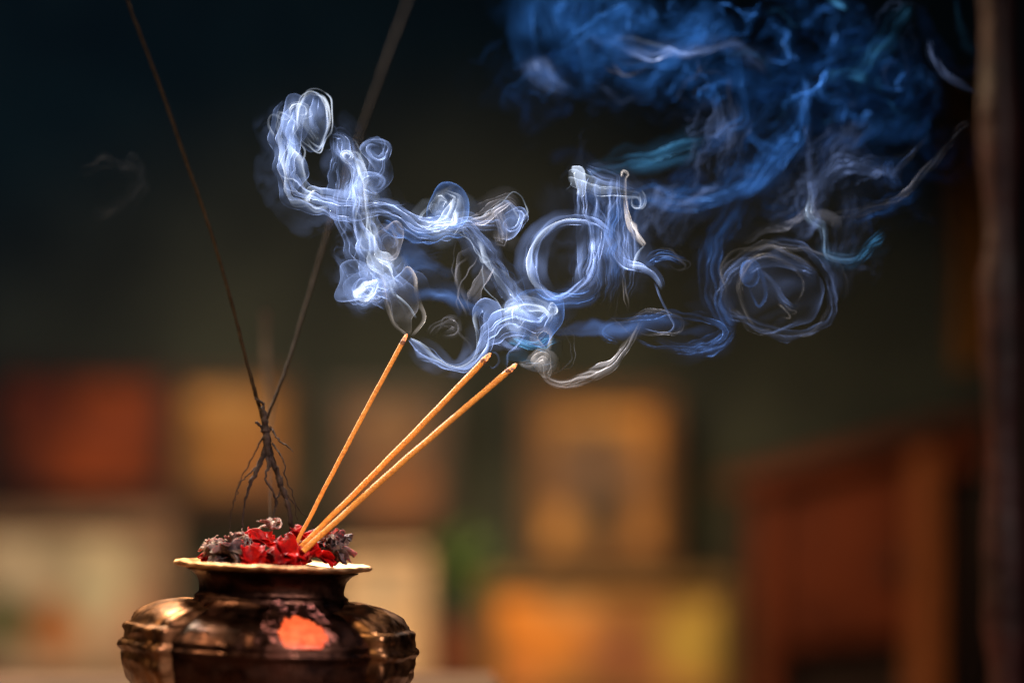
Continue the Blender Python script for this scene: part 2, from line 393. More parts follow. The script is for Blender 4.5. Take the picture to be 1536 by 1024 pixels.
strand([(404, 670, 5, .018), (412, 700, 5.5, .018), (422, 728, 6, .018), (430, 752, 5, .018), (436, 780, 4.5, .018), (438, 815, 4, .018)], 3)
strand([(400, 680, 3, .018), (402, 700, 2.6, .012), (398, 718, 2.2, .010), (410, 738, 2, .01), (414, 760, 1.6, .012)], 4)
strand([(396, 650, 2, .018), (382, 680, 1.5, .02), (364, 712, 1.1, .022), (352, 745, 1, .022), (346, 772, .8, .022), (345, 810, .8, .022)], 5)
strand([(406, 640, 2, .018), (418, 660, 1.5, .012), (430, 668, 1.2, .01), (440, 678, .8, .008)], 6)
strand([(408, 665, 2, .018), (425, 690, 1.4, .012), (428, 715, 1.2, .01), (440, 745, 1, .01), (446, 780, .8, .012)], 7)
strand([(424, 725, 2, .018), (414, 755, 1.8, .018), (408, 790, 1.5, .018), (406, 815, 1.4, .018)], 8)
strand([(384, 700, 1.6, .016), (372, 712, 1.2, .014), (360, 725, .9, .012), (352, 752, .7, .012)], 9)
strand([(396, 606, 2.8, .018), (387, 600, 2.2, .016), (382, 598, 1.6, .015)], 10)
strand([(394, 642, 3, .018), (386, 634, 2.3, .016), (383, 633, 1.6, .015)], 11)
strand([(428, 740, 1.6, .018), (446, 760, 1, .02), (470, 790, .8, .02), (480, 815, .7, .02)], 12)

# ------------------------------------------------------------------ table
TZ = Z0 - .0002
bm = bmesh.new(); ex = P(752, 1010, .27).x
box(bm, ((ex - .75) / 2, -.135 + .0, TZ - .0125), (ex + .75, .80, .025), bev=.004)
tb = bm_obj('tabletop', bm, M_table)
table = empty('altar_table', (0, 0, TZ - .5), 'low brown wooden table under the bronze pot', 'table')
tb.parent = table; tb.location = -Vector(table.location)
for lx in (-.70, ex - .05):
    for ly in (-.48, .21):
        bm = bmesh.new(); box(bm, (lx, ly, .2375), (.05, .05, .475), bev=.004); bm_obj('leg', bm, M_wood_dark, table)

# ------------------------------------------------------------------ background
M_wall = noisy('plaster', (.014, .022, .019), (.058, .072, .050), 5.5, rough=.9)
bm = bmesh.new(); box(bm, (0, 1.95, .5), (5.0, .1, 3.0)); w = bm_obj('wall_back', bm, M_wall); setp(w, kind='structure')
bm = bmesh.new(); box(bm, (0, 0.5, -1.05), (5.0, 5.0, .1)); w = bm_obj('floor', bm, noisy('floor_boards', (.04, .025, .018), (.08, .05, .035), 4, rough=.6)); setp(w, kind='structure')

M_fr_dark = noisy('dark_frame', (.012, .008, .006), (.03, .016, .011), 20, rough=.4)
def picture(x0, y0, x1, y1, yw, fw, fmat, base, bl, label, group='framed pictures on the back wall', th=.02, name='framed_picture', cat='picture'):
    a, b = P(x0, y0, yw), P(x1, y1, yw); cx, cz = (a.x + b.x) / 2, (a.z + b.z) / 2; W, H = b.x - a.x, a.z - b.z
    o = empty(name, (cx, yw, cz - H / 2), label, cat, group)
    bm = bmesh.new()
    for s in (-1, 1):
        box(bm, (0, 0, H / 2 + s * (H / 2 - fw / 2)), (W, th, fw), bev=.002)
        box(bm, (s * (W / 2 - fw / 2), 0, H / 2), (fw, th * .96, H - 2 * fw - .001), bev=.002)
    bm_obj('frame', bm, fmat, o)
    bm = bmesh.new(); box(bm, (0, 0, 0), (W - 2 * fw + .004, .004, H - 2 * fw + .004))
    mat = blobs('print_' + base_name(base), base, [((p[0] - (x0 + x1) / 2) / (x1 - x0) * W, ((y0 + y1) / 2 - p[1]) / (y1 - y0) * H, p[2] / (x1 - x0) * W, p[3]) for p in bl])
    pr = bm_obj('print', bm, mat, o, loc=(0, .002, H / 2))
    return o
def base_name(c): return '%02d%02d%02d' % tuple(int(x * 99) for x in c)
YW = 1.86
picture(-8, 548, 262, 752, YW, .018, M_fr_dark, (.38, .075, .012), [(60, 600, 60, (.17, .03, .012)), (150, 650, 50, (.42, .085, .02)), (40, 700, 50, (.16, .035, .015)), (215, 625, 30, (.40, .08, .02))],
        'dark red orange framed picture at the left end of the upper row')
picture(262, 566, 440, 750, YW, .014, noisy('brown_frame', (.05, .025, .012), (.12, .055, .022), 20), (.52, .25, .055), [(345, 600, 50, (.74, .42, .13)), (390, 700, 45, (.40, .17, .05)), (300, 700, 40, (.44, .22, .06))],
        'golden ochre framed picture beside the dark red one')
picture(500, 582, 676, 800, YW, .016, M_fr_dark, (.16, .085, .045), [(590, 630, 50, (.36, .22, .11)), (600, 740, 55, (.33, .14, .05)), (560, 690, 30, (.16, .09, .05))],
        'small brown framed picture behind the orange incense sticks')
picture(786, 584, 1012, 852, YW - .05, .022, noisy('gilt_frame', (.09, .045, .016), (.18, .09, .03), 15), (.34, .17, .06), [(905, 610, 95, (.78, .42, .11)), (985, 640, 50, (.72, .33, .07)), (890, 700, 75, (.24, .155, .10)), (905, 765, 42, (.05, .05, .04)), (830, 790, 40, (.62, .33, .09)), (980, 790, 40, (.58, .28, .07)), (880, 820, 40, (.38, .22, .08))],
        'large tan and gold framed picture standing right of the smoke')
picture(-60, 765, 262, 1035, YW - .35, .020, noisy('pale_frame', (.14, .08, .05), (.24, .15, .09), 20), (.46, .36, .24), [(70, 850, 130, (.62, .55, .38)), (80, 940, 50, (.55, .22, .07)), (10, 930, 45, (.13, .16, .06)), (200, 930, 55, (.48, .28, .18)), (150, 880, 55, (.58, .56, .38))],
        'cream picture with orange and green patches at the lower left')
picture(508, 824, 640, 1040, YW - .35, .012, noisy('tan_frame', (.40, .28, .16), (.55, .40, .25), 20), (.52, .43, .30), [(600, 960, 60, (.60, .44, .26))],
        'pale cream picture standing just right of the bronze pot')
picture(722, 862, 1100, 1060, YW - .35, .016, noisy('olive_frame', (.10, .06, .018), (.18, .11, .03), 20), (.38, .19, .06), [(800, 920, 90, (.74, .28, .04)), (1050, 960, 70, (.44, .33, .07)), (935, 985, 60, (.38, .16, .07)), (850, 880, 60, (.60, .34, .13)), (780, 1010, 40, (.62, .24, .06))],
        'broad orange and olive picture at the bottom right of centre')
# sideboard under the lower row
sb = P(300, 1048, YW - .35)
bm = bmesh.new(); box(bm, (-.05, YW - .25, sb.z - .02), (1.75, .40, .04), bev=.004)
side = empty('sideboard', (-.05, YW - .25, -1.0), 'long dark sideboard carrying the lower row of pictures', 'sideboard')
o = bm_obj('top_board', bm, M_wood_dark, side); o.location = -Vector(side.location)
bm = bmesh.new(); box(bm, (-.05, YW - .24, (sb.z - .04 - 1.0) / 2), (1.70, .36, sb.z - .04 + 1.0), bev=.004)
o = bm_obj('carcass', bm, M_wood_dark, side); o.location = -Vector(side.location)
for nm in ():
    pass
# shelf board between the rows
for (xa, xb, yy, yw, lab) in ((-40, 470, 764, YW + .01, 'dark wall shelf above the cream picture'), (760, 1110, 868, YW - .06, 'dark wall shelf under the large tan picture')):
    a, b = P(xa, yy, yw), P(xb, yy, yw)
    bm = bmesh.new(); box(bm, (0, 0, 0), (b.x - a.x, .10, .014), bev=.002)
    o = bm_obj('wall_shelf', bm, M_wood_dark, loc=((a.x + b.x) / 2, yw + .03, a.z)); setp(o, lab, 'shelf')
# green plant
pl = P(690, 905, YW - .32)
plant = empty('potted_plant', pl, 'small dark green leafy plant between the cream and the orange pictures', 'plant')
V = []; F = []; rnd = random.Random(4)
for i in range(150):
    a = rnd.uniform(0, 6.28); e = rnd.uniform(-.3, 1.5); r = rnd.uniform(.25, 1) * .042
    c = Vector((math.cos(a) * math.cos(e) * r, math.sin(a) * math.cos(e) * r * .7, .035 + math.sin(e) * r * 1.3)); d = Vector((rnd.uniform(-1, 1), rnd.uniform(-1, 1), rnd.uniform(-.3, 1))).normalized()
    s = d.cross(Vector((rnd.random(), rnd.random(), rnd.random()))).normalized(); l = rnd.uniform(.012, .024); b0 = len(V)
    V += [c, c + d * l * .4 + s * l * .28, c + d * l, c + d * l * .4 - s * l * .28]; F.append((b0, b0 + 1, b0 + 2, b0 + 3))
mesh_obj('foliage', V, F, noisy('leaf', (.05, .11, .025), (.10, .19, .05), 60, rough=.5), plant)
V, F = tube([Vector((0, 0, -.075)), Vector((0, 0, -.07)), Vector((0, 0, -.005)), Vector((0, 0, 0))], [.022, .024, .034, .035], 24)
mesh_obj('clay_pot', V, F, noisy('clay', (.12, .04, .02), (.20, .07, .03), 20), plant)
V, F = tube([Vector((0, 0, -.01)), Vector((.003, 0, .02)), Vector((0, 0, .05))], [.003, .0025, .001], 8); mesh_obj('stem', V, F, M_root, plant)
plant.location.z = sb.z + .0755 if True else 0
plant.scale = (1, 1, 1)

# cabinet at the right (its top climbs towards the right: turned towards us)
M_red_wood = noisy('red_wood', (.07, .014, .004), (.19, .042, .011), 12, rough=.45)
M_or_wood = noisy('orange_wood', (.26, .085, .028), (.40, .14, .045), 9, rough=.45)
YC = 1.35
cab = empty('wooden_cabinet', (P(1300, 800, YC).x, YC, -1.0), 'dark red wooden cabinet with a slanted top and a lit orange post', 'cabinet')
def prism(name, poly, y0, dep, mat, bev=.002):
    """outline at its own distance y0, extruded backwards by dep"""
    a = [P(x, y, y0) - cab.location for x, y in poly]; n = len(a)
    bm = bmesh.new(); f = [bm.verts.new(v) for v in a]; b = [bm.verts.new((v.x, v.y + dep, v.z)) for v in a]
    bm.faces.new(f); bm.faces.new(b[::-1])
    for i in range(n): bm.faces.new((f[i], b[i], b[(i + 1) % n], f[(i + 1) % n]))
    bmesh.ops.recalc_face_normals(bm, faces=bm.faces); bmesh.ops.bevel(bm, geom=bm.edges[:], offset=bev, segments=2, affect='EDGES')
    return bm_obj(name, bm, mat, cab)
prism('carcass', [(1136, 742), (1480, 652), (1480, 1180), (1136, 1180)], YC + .03, .26, noisy('cabinet_inside', (.012, .008, .006), (.03, .014, .010), 8))
prism('slanted_top', [(1120, 712), (1490, 616), (1490, 642), (1120, 738)], YC - .012, .32, M_red_wood)
prism('door', [(1172, 748), (1362, 699), (1362, 955), (1172, 975)], YC + .006, .02, M_red_wood)
prism('side_post', [(1132, 737), (1168, 728), (1168, 1180), (1132, 1180)], YC, .026, M_red_wood)
prism('center_post', [(1368, 676), (1410, 665), (1410, 1180), (1368, 1180)], YC - .006, .032, M_or_wood)
prism('upper_rail', [(1416, 664), (1480, 648), (1480, 700), (1416, 712)], YC + .004, .022, M_red_wood)
kn = bmesh.new(); bmesh.ops.create_uvsphere(kn, u_segments=16, v_segments=10, radius=.009); bm_obj('knob', kn, M_wood_dark, cab, smooth=True, loc=P(1345, 850, YC - .006) - cab.location)
# carved post at the right edge
M_post = noisy('carved_red_wood', (.010, .003, .003), (.045, .010, .008), 34, rough=.5, bump=.004, bscale=45)
pa = P(1506, 600, .26)
post = empty('carved_post', (pa.x, .26, -1.0), 'dark red carved wooden post at the right edge', 'post')
V, F = tube([Vector((0, 0, z * .02)) for z in range(0, 100)], [.0105 + .0016 * math.sin(z * 1.15) + .0005 * math.sin(z * .37) + (.003 if z % 9 == 0 else 0) for z in range(0, 100)], 28); 
mesh_obj('turned_shaft', V, F, M_post, post)
for z in (0.0, 1.60):
    bm = bmesh.new(); box(bm, (0, 0, z + .04), (.038, .038, .08), bev=.006); bm_obj('collar', bm, M_post, post)
# pinkish panel behind the post and the ochre cloth
picture(1478, 176, 1640, 285, .95, .010, M_fr_dark, (.20, .06, .05), [(1520, 230, 40, (.30, .10, .085))], 'small pinkish framed picture high behind the carved post', group=None)
ya = P(1436, 330, 1.05)
V = []; F = []
for i in range(40):
    for j in range(16):
        t = i / 39; v = j / 15 - .5
        x = v * (.050 - .018 * abs(t - .4)) + .012 * t + .01 * math.sin(3 * t); z = .13 - t * .26
        if t > .86: x *= 1 - (t - .86) * 4
        V.append((x, .008 * math.sin(v * 16 + t * 2), z)); 
for i in range(39):
    for j in range(15): a = i * 16 + j; F.append((a, a + 1, a + 17, a + 16))
o = mesh_obj('hanging_cloth', V, F, noisy('ochre_cloth', (.20, .095, .012), (.34, .17, .03), 30, rough=.8)); o.location = ya
o.modifiers.new('t', 'SOLIDIFY').thickness = .0015; setp(o, 'dark ochre cloth hanging left of the carved post', 'cloth')

# ------------------------------------------------------------------ smoke
# thin curved membranes; optical depth grows where a membrane is seen edge-on
LDIR = Vector((-.40, .60, .70)).normalized()
def smoke_mat():
    m = bpy.data.materials.new('smoke'); m.use_nodes = True; nt = m.node_tree; nt.nodes.clear(); L = nt.links
    out = nd(nt, 'ShaderNodeOutputMaterial'); mix = nd(nt, 'ShaderNodeMixShader'); tr = nd(nt, 'ShaderNodeBsdfTransparent')
    df = nd(nt, 'ShaderNodeBsdfDiffuse'); tl = nd(nt, 'ShaderNodeBsdfTranslucent'); ad = nd(nt, 'ShaderNodeMixShader'); ad.inputs[0].default_value = .5
    c = nd(nt, 'ShaderNodeAttribute', attribute_name='tint'); d = nd(nt, 'ShaderNodeAttribute', attribute_name='dens'); fl = nd(nt, 'ShaderNodeAttribute', attribute_name='flow')
    for s, sg in ((df, 1), (tl, -1)):
        L.new(c.outputs['Color'], s.inputs['Color'])
        nn = nd(nt, 'ShaderNodeCombineXYZ'); nn.inputs[0].default_value = LDIR.x * sg; nn.inputs[1].default_value = LDIR.y * sg; nn.inputs[2].default_value = LDIR.z * sg
        L.new(nn.outputs[0], s.inputs['Normal'])
    L.new(df.outputs[0], ad.inputs[1]); L.new(tl.outputs[0], ad.inputs[2])
    lw = nd(nt, 'ShaderNodeLayerWeight'); lw.inputs['Blend'].default_value = .5
    co = nd(nt, 'ShaderNodeMath', operation='SUBTRACT'); co.inputs[0].default_value = 1.034; L.new(lw.outputs['Facing'], co.inputs[1])
    nz = nd(nt, 'ShaderNodeTexNoise', Scale=1.0, Detail=2, Roughness=.5, Distortion=0.0); L.new(fl.outputs['Vector'], nz.inputs['Vector'])
    mr = nd(nt, 'ShaderNodeMapRange'); mr.inputs['From Min'].default_value = .33; mr.inputs['From Max'].default_value = .68; mr.inputs['To Min'].default_value = .5; mr.inputs['To Max'].default_value = 1.4
    L.new(nz.outputs['Fac'], mr.inputs['Value'])
    m1 = nd(nt, 'ShaderNodeMath', operation='MULTIPLY'); L.new(d.outputs['Fac'], m1.inputs[0]); L.new(mr.outputs['Result'], m1.inputs[1])
    dv = nd(nt, 'ShaderNodeMath', operation='DIVIDE'); L.new(m1.outputs[0], dv.inputs[0]); L.new(co.outputs[0], dv.inputs[1])
    ng = nd(nt, 'ShaderNodeMath', operation='MULTIPLY'); ng.inputs[1].default_value = -1; L.new(dv.outputs[0], ng.inputs[0])
    ex = nd(nt, 'ShaderNodeMath', operation='EXPONENT'); L.new(ng.outputs[0], ex.inputs[0])
    al = nd(nt, 'ShaderNodeMath', operation='SUBTRACT', use_clamp=True); al.inputs[0].default_value = 1; L.new(ex.outputs[0], al.inputs[1])
    # dense smoke scatters whiter than thin smoke
    pw = nd(nt, 'ShaderNodeMath', operation='MULTIPLY', use_clamp=True); pw.inputs[1].default_value = .95; L.new(al.outputs[0], pw.inputs[0])
    cm = nd(nt, 'ShaderNodeMixRGB'); L.new(pw.outputs[0], cm.inputs[0]); L.new(c.outputs['Color'], cm.inputs[1])
    wh = nd(nt, 'ShaderNodeGamma'); wh.inputs[1].default_value = .33; L.new(c.outputs['Color'], wh.inputs[0]); L.new(wh.outputs[0], cm.inputs[2])
    for s in (df, tl): L.new(cm.outputs[0], s.inputs['Color'])
    L.new(al.outputs[0], mix.inputs[0]); L.new(tr.outputs[0], mix.inputs[1]); L.new(ad.outputs[0], mix.inputs[2]); L.new(mix.outputs[0], out.inputs['Surface'])
    return m
M_smoke = smoke_mat()
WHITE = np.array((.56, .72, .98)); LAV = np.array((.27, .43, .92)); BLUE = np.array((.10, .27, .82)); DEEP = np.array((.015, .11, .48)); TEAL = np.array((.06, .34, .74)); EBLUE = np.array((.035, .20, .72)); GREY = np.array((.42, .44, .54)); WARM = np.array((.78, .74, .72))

def ss(x, a, b):
    t = np.clip((x - a) / (b - a), 0, 1); return t * t * (3 - 2 * t)
class Turb:
    """divergence-free random flow made of Fourier modes (pixels)"""
    def __init__(s, seed, lam=(50, 160), n=22):
        g = np.random.RandomState(seed); k = g.normal(size=(n, 3)); k[:, 2] *= .6; k /= np.linalg.norm(k, axis=1)[:, None]
        l = lam[0] * (lam[1] / lam[0]) ** g.rand(n); a = g.normal(size=(n, 3)); a = np.cross(a, k); a /= np.linalg.norm(a, axis=1)[:, None] + 1e-9
        s.k = k * (2 * np.pi / l)[:, None]; s.a = a * (l / lam[1])[:, None] ** .6; s.p = g.rand(n) * 6.283
        s.a *= math.sqrt(2.0 / n)
    def push(s, X, amp, steps=7):
        A = (amp if np.isscalar(amp) else amp[:, None]) / steps
        for _ in range(steps):
            v = np.cos(X @ s.k.T + s.p) @ s.a
            X = X + v * A * 1.6
        return X
PATCH = Turb(77, (34, 120), 26)
def wm0(c): return sum(r[2] for r in c) / len(c)
class Smoke:
    veils = True
    def __init__(s, k=1.0): s.k = k; s.V = []; s.F = []; s.D = []; s.T = []; s.U = []; s.n = 0; s.seed = 0
    def grid(s, X, D, T, U, closed=False):
        nu, nv = X.shape[:2]
        idx = s.n + np.arange(nu * nv).reshape(nu, nv)
        if closed: idx = np.concatenate([idx, idx[:, :1]], 1)
        f = np.stack([idx[:-1, :-1], idx[1:, :-1], idx[1:, 1:], idx[:-1, 1:]], -1).reshape(-1, 4)
        p_ = np.clip(.5 + .42 * (np.cos(X @ PATCH.k.T + PATCH.p) @ PATCH.a[:, 0]), 0, 1)      # uneven, cloudy density
        s.V.append(X.reshape(-1, 3)); s.F.append(f); s.D.append((D * (.18 + 1.9 * p_ * p_ * (3 - 2 * p_))).reshape(-1)); s.T.append(np.broadcast_to(T, (nu, nv, 3)).reshape(-1, 3)); s.U.append(U.reshape(-1, 3)); s.n += nu * nv
    def rib(s, ctrl, prof='fold', d=.05, tint=LAV, tint2=None, z=0.0, dep=1.0, turb=6, lam=(40, 130), fade=(.12, .2), pl=2, pk=.28, hold=0.0, nv=None, streak=1.0, step=3.0, twirl=()):
        """ctrl rows: x, y, half width [, relative density]"""
        s.seed += 1; g = np.random.RandomState(s.seed * 13 + 5)
        c = [tuple(r) + (1.0,) * (4 - len(r)) for r in ctrl]
        q, L = catmull(c, 12); veil = prof == 'fold' and wm0(c) > 7 and s.veils
        if prof == 'arc': c = [(a_, b_, w_ * .6, r_) for a_, b_, w_, r_ in c]
        n = int(max(24, L / step)); q, L = catmull(c, n)
        w = np.maximum(q[:, 2], .6); rel = np.maximum(q[:, 3], 0)
        t = np.gradient(q[:, :2], axis=0); t /= np.linalg.norm(t, axis=1)[:, None] + 1e-9
        nrm = np.stack([-t[:, 1], t[:, 0]], 1)
        if prof == 'fold':
            w = w * (1.12 + .30 * np.sin(np.linspace(0, L / (w.mean() * 2.6 + 14), n) + g.rand() * 6.3) * np.sin(np.linspace(0, L / (w.mean() * 4.1 + 20), n) + g.rand() * 6.3)); pl = min(pl, 2) if wm0(c) < 30 else pl; d = d * .8
        if prof == 'arc' or (prof == 'flat' and wm0(c) < 3): d = d * .62
        wm = w.mean(); nv = nv or int(np.clip(wm * 1.6, 12, 64)); u = np.linspace(0, 1, n)[:, None]; su = (u * L)
        if prof == 'tube':
            nv = max(18, nv); ph = np.linspace(0, 2 * np.pi, nv, endpoint=False)[None]
            e = 1 + .22 * np.sin(2 * ph + su / (wm * 2.2) + g.rand() * 6) + .12 * np.sin(3 * ph - su / (wm * 1.6) + g.rand() * 6)
            a = np.cos(ph) * e; b = np.sin(ph) * e * dep; vf = np.ones((n, nv)); vv = ph / 3.14
        else:
            v = np.linspace(-1, 1, nv)[None]; ph0 = g.rand(4) * 6.283
            if prof == 'flat':
                a = v + 0 * u; b = .35 * dep * np.sin(v * 1.6 + ph0[0] + su / (wm * 5))
            elif prof == 'arc':
                A = 1.72; a = np.sin(v * A + .5 * np.sin(su / (wm * 4) + ph0[0])); b = np.cos(v * A) * dep
            else:
                fph = 2 * np.pi * pl * v + ph0[0] + 2.6 * np.sin(su / (wm * 2.7 + 4) + ph0[1]) + 1.2 * v * np.sin(su / (wm * 1.9 + 4) + ph0[2]); pkk = pk * (.55 + .6 * np.sin(su / (wm * 2.3 + 5) + ph0[3]))
                a = v + pkk * np.sin(fph) + .1 * np.sin(su / (wm * 1.7) + 7 * v + ph0[2])
                b = dep * (.5 * np.cos(fph) + .4 * np.sin(2.2 * v + su / (wm * 4) + ph0[3]))
            vf = 1 - np.abs(v) ** 2.4; vf = np.clip(vf, 0, 1) ** .9 + 0 * u; vv = v * 1.0 + 0 * u
            if prof in ('fold', 'arc'):      # one bright margin, the rest a veil
                sg = 1 if g.rand() < .5 else -1; dr = sg * v * .5 + .5 + .25 * np.sin(su / (wm * 5) + ph0[1])
                vf = vf * (.35 + 1.5 * np.clip(dr, 0, 1.2) ** 2.5)
        X = np.zeros((n, nv, 3)); W = w[:, None]
        X[..., 0] = q[:, None, 0] + nrm[:, None, 0] * a * W; X[..., 1] = q[:, None, 1] + nrm[:, None, 1] * a * W
        X[..., 2] = z + b * W + 0.25 * wm * np.sin(su / (wm * 6 + 20) + g.rand() * 6)
        D = d * s.k * rel[:, None] * vf * ss(u, 0, fade[0] + 1e-4) * (1 - ss(u, 1 - fade[1] - 1e-4, 1))
        Xf = X.reshape(-1, 3)
        for (cx, cy, r, an) in twirl:
            dx = Xf[:, 0] - cx; dy = Xf[:, 1] - cy; rr = np.hypot(dx, dy); th = an * np.exp(-(rr / r) ** 2); c_, s_ = np.cos(th), np.sin(th)
            Xf = np.stack([cx + dx * c_ - dy * s_, cy + dx * s_ + dy * c_, Xf[:, 2]], 1)
        if turb:
            amp = np.repeat(turb * (ss(u[:, 0], 0, hold) if hold else np.ones(n)), nv)
            Xf = Turb(s.seed % 5 + 3, lam).push(Xf, amp); Xf = Turb(s.seed % 7 + 30, (16, 44)).push(Xf, amp * .22, 4)
        tt = tint[None, None] if tint2 is None else tint * (1 - u[..., None]) + tint2 * u[..., None]
        U = np.stack([su / 130 + 0 * vv, vv * streak * (.6 + wm / 60) + 0 * su, np.full((n, nv), s.seed * 3.7)], -1)
        s.grid(Xf.reshape(n, nv, 3), D, tt, U, prof == 'tube')
        if veil:
            s.veils = False
            s.rib([(a_, b_, w_ * 2.1 + 4, r_) for a_, b_, w_, r_ in c], 'flat', d=d * .26, tint=tint * .8, z=z + 12, turb=turb * 1.8, lam=(50, 160), fade=(max(.25, fade[0]), max(.3, fade[1])), dep=1.2)
            s.veils = True
    def shell(s, cx, cy, rx, ry, d=.03, tint=LAV, z=0.0, rz=None, turb=5, lam=(40, 110), rot=0.0, cut=None, twirl=()):
        """bubble-like membrane"""
        s.seed += 1; g = np.random.RandomState(s.seed * 7); nu, nv = 40, 64; rz = rz or (rx + ry) / 2
        th = np.linspace(.04, np.pi - .04, nu)[:, None]; ph = np.linspace(0, 2 * np.pi, nv, endpoint=False)[None]
        # the pole leans so that its pinch does not face the camera
        x = np.sin(th) * np.cos(ph); zz = np.sin(th) * np.sin(ph); y = np.cos(th) + 0 * ph
        c_, s_ = math.cos(rot), math.sin(rot)
        X = np.stack([cx + (x * c_ - y * s_) * rx, cy + (x * s_ + y * c_) * ry, z + zz * rz], -1)
        D = .6 * d * (.55 + .45 * np.sin(ph + g.rand() * 6)) * (np.ones((nu, nv)) if cut is None else ss(th / np.pi + 0 * ph, cut[0], cut[0] + .15) * (1 - ss(th / np.pi + 0 * ph, cut[1] - .2, cut[1])))
        Xf = X.reshape(-1, 3)
        for (ax, ay, r, an) in twirl:
            dx = Xf[:, 0] - ax; dy = Xf[:, 1] - ay; rr = np.hypot(dx, dy); t2 = an * np.exp(-(rr / r) ** 2); c2, s2 = np.cos(t2), np.sin(t2)
            Xf = np.stack([ax + dx * c2 - dy * s2, ay + dx * s2 + dy * c2, Xf[:, 2]], 1)
        if turb: Xf = Turb(s.seed % 5 + 11, lam).push(Xf, turb)
        U = np.stack([th * 1.5 + 0 * ph, np.cos(ph) * 1.2 + 0 * th, np.sin(ph) * 1.2 + s.seed * 3.1 + 0 * th], -1)
        s.grid(Xf.reshape(nu, nv, 3), D, tint[None, None], U, True)
    def lines(s, ctrl, k=5, spread=8, w=1.3, d=.25, tint=LAV, z=0.0, turb=4, lam=(40, 120), fade=(.15, .25), hold=0.0, seed=0):
        """a sheaf of fine filaments that share a course and drift apart"""
        g = np.random.RandomState(seed + s.seed * 3 + 1)
        c = np.array([tuple(r)[:2] for r in ctrl], float)
        for i in range(max(2, int(k * .32 + .5))):
            o = g.normal(size=c.shape) * spread * .45 + g.normal(size=2) * spread * .6
            if hold: o[0] = 0
            a0, a1 = sorted(g.rand(2) * .35); ww = w * g.uniform(.6, 1.8)
            rows = [(x, y, ww, g.uniform(.5, 1.2)) for x, y in c + o]
            s.rib(rows, 'flat', d=d * g.uniform(.4, 1.2), tint=tint * g.uniform(.85, 1.0), z=z + g.normal() * spread, turb=turb, lam=lam, fade=(fade[0] + a0, fade[1] + a0), nv=7, hold=hold, dep=.5)
    def curl(s, cx, cy, r0, r1, turns, a0=0.0, w=3.0, d=.12, tint=LAV, z=0.0, sq=1.0, prof='fold', turb=3, n=26, rot=0.0, tail=None):
        rows = []
        for i in range(n):
            t = i / (n - 1); a = a0 + turns * 2 * math.pi * t; r = (r0 + (r1 - r0) * t) * (1 + .16 * math.sin(2 * a + cx) * math.cos(a * .7 + cy))
            x, y = r * math.cos(a), r * math.sin(a) * sq; c_, s_ = math.cos(rot), math.sin(rot)
            rows.append((cx + x * c_ - y * s_, cy + x * s_ + y * c_, w * (.5 + .8 * math.sin(math.pi * min(1, t * 1.1))), 1))
        if tail: rows += tail
        s.rib(rows, prof, d=d, tint=tint, z=z, turb=turb, pl=1, fade=(.1, .25))
    def build(s, name, label):
        X = np.concatenate(s.V)
        # pixels + depth -> metres
        y = X[:, 2] * S0; a = (X[:, 0] - 768) / FPX; b = -(X[:, 1] - 512) / FPX
        dy = CP - b * SP; dz = SP + b * CP; t = (y - CAM.y) / dy
        Wd = np.stack([CAM.x + a * t, y, CAM.z + dz * t], 1); org = Wd.mean(0); Wd = Wd - org
        F = np.concatenate(s.F)
        me = bpy.data.meshes.new(name); me.vertices.add(len(Wd)); me.vertices.foreach_set('co', Wd.astype(np.float32).ravel())
        me.loops.add(F.size); me.loops.foreach_set('vertex_index', F.astype(np.int32).ravel())
        me.polygons.add(len(F)); me.polygons.foreach_set('loop_start', (np.arange(len(F)) * 4).astype(np.int32)); me.polygons.foreach_set('loop_total', np.full(len(F), 4, np.int32))
        me.polygons.foreach_set('use_smooth', np.ones(len(F), bool)); me.update(calc_edges=True)
        at = me.attributes.new('dens', 'FLOAT', 'POINT'); at.data.foreach_set('value', np.concatenate(s.D).astype(np.float32))
        at = me.attributes.new('tint', 'FLOAT_VECTOR', 'POINT'); at.data.foreach_set('vector', np.concatenate(s.T).astype(np.float32).ravel())
        at = me.attributes.new('flow', 'FLOAT_VECTOR', 'POINT'); at.data.foreach_set('vector', np.concatenate(s.U).astype(np.float32).ravel())
        me.materials.append(M_smoke)
        o = bpy.data.objects.new(name, me); COL.objects.link(o); o.location = org
        return setp(o, label, 'smoke', kind='stuff')

# --- A: from the steepest stick up to the knot at the upper left
A = Smoke(.42)
A.rib([(613, 503, 3, 1), (609, 492, 12, 1), (606, 470, 23, 1), (600, 445, 24, .9), (592, 415, 24, .8), (580, 395, 22, .6)], 'tube', d=.012, tint=WARM, tint2=LAV, turb=6, hold=.2, dep=.8, fade=(.02, .3))
A.rib([(613, 505, 3), (592, 485, 4), (579, 455, 5), (577, 430, 6), (570, 410, 6)], 'arc', d=.16, tint=WARM, turb=3, hold=.2)
A.rib([(616, 505, 3), (632, 488, 5), (629, 455, 5), (622, 420, 6), (610, 405, 5), (602, 412, 3)], 'arc', d=.16, tint=WARM, turb=3, hold=.2)
A.rib([(592, 440, 3), (606, 456, 4), (622, 478, 3)], 'arc', d=.3, tint=WHITE, turb=3)
A.rib([(600, 468, 24, .8), (588, 428, 34, 1), (570, 395, 30, 1), (556, 355, 22, 1), (544, 300, 18, .9), (534, 250, 15, .8), (522, 205, 17, .6)], 'fold', d=.085, tint=LAV, turb=8, pl=3, fade=(.2, .12))
A.rib([(596, 440, 9), (572, 402, 13), (557, 372, 10), (549, 330, 8), (541, 285, 8), (532, 240, 8), (520, 226, 6)], 'fold', d=.26, tint=WHITE, turb=5, pl=1, pk=.3)
A.rib([(585, 430, 22), (560, 405, 20), (540, 380, 18), (525, 345, 15), (516, 310, 14), (512, 265, 14), (508, 225, 12)], 'fold', d=.07, tint=LAV, turb=9, pl=3)
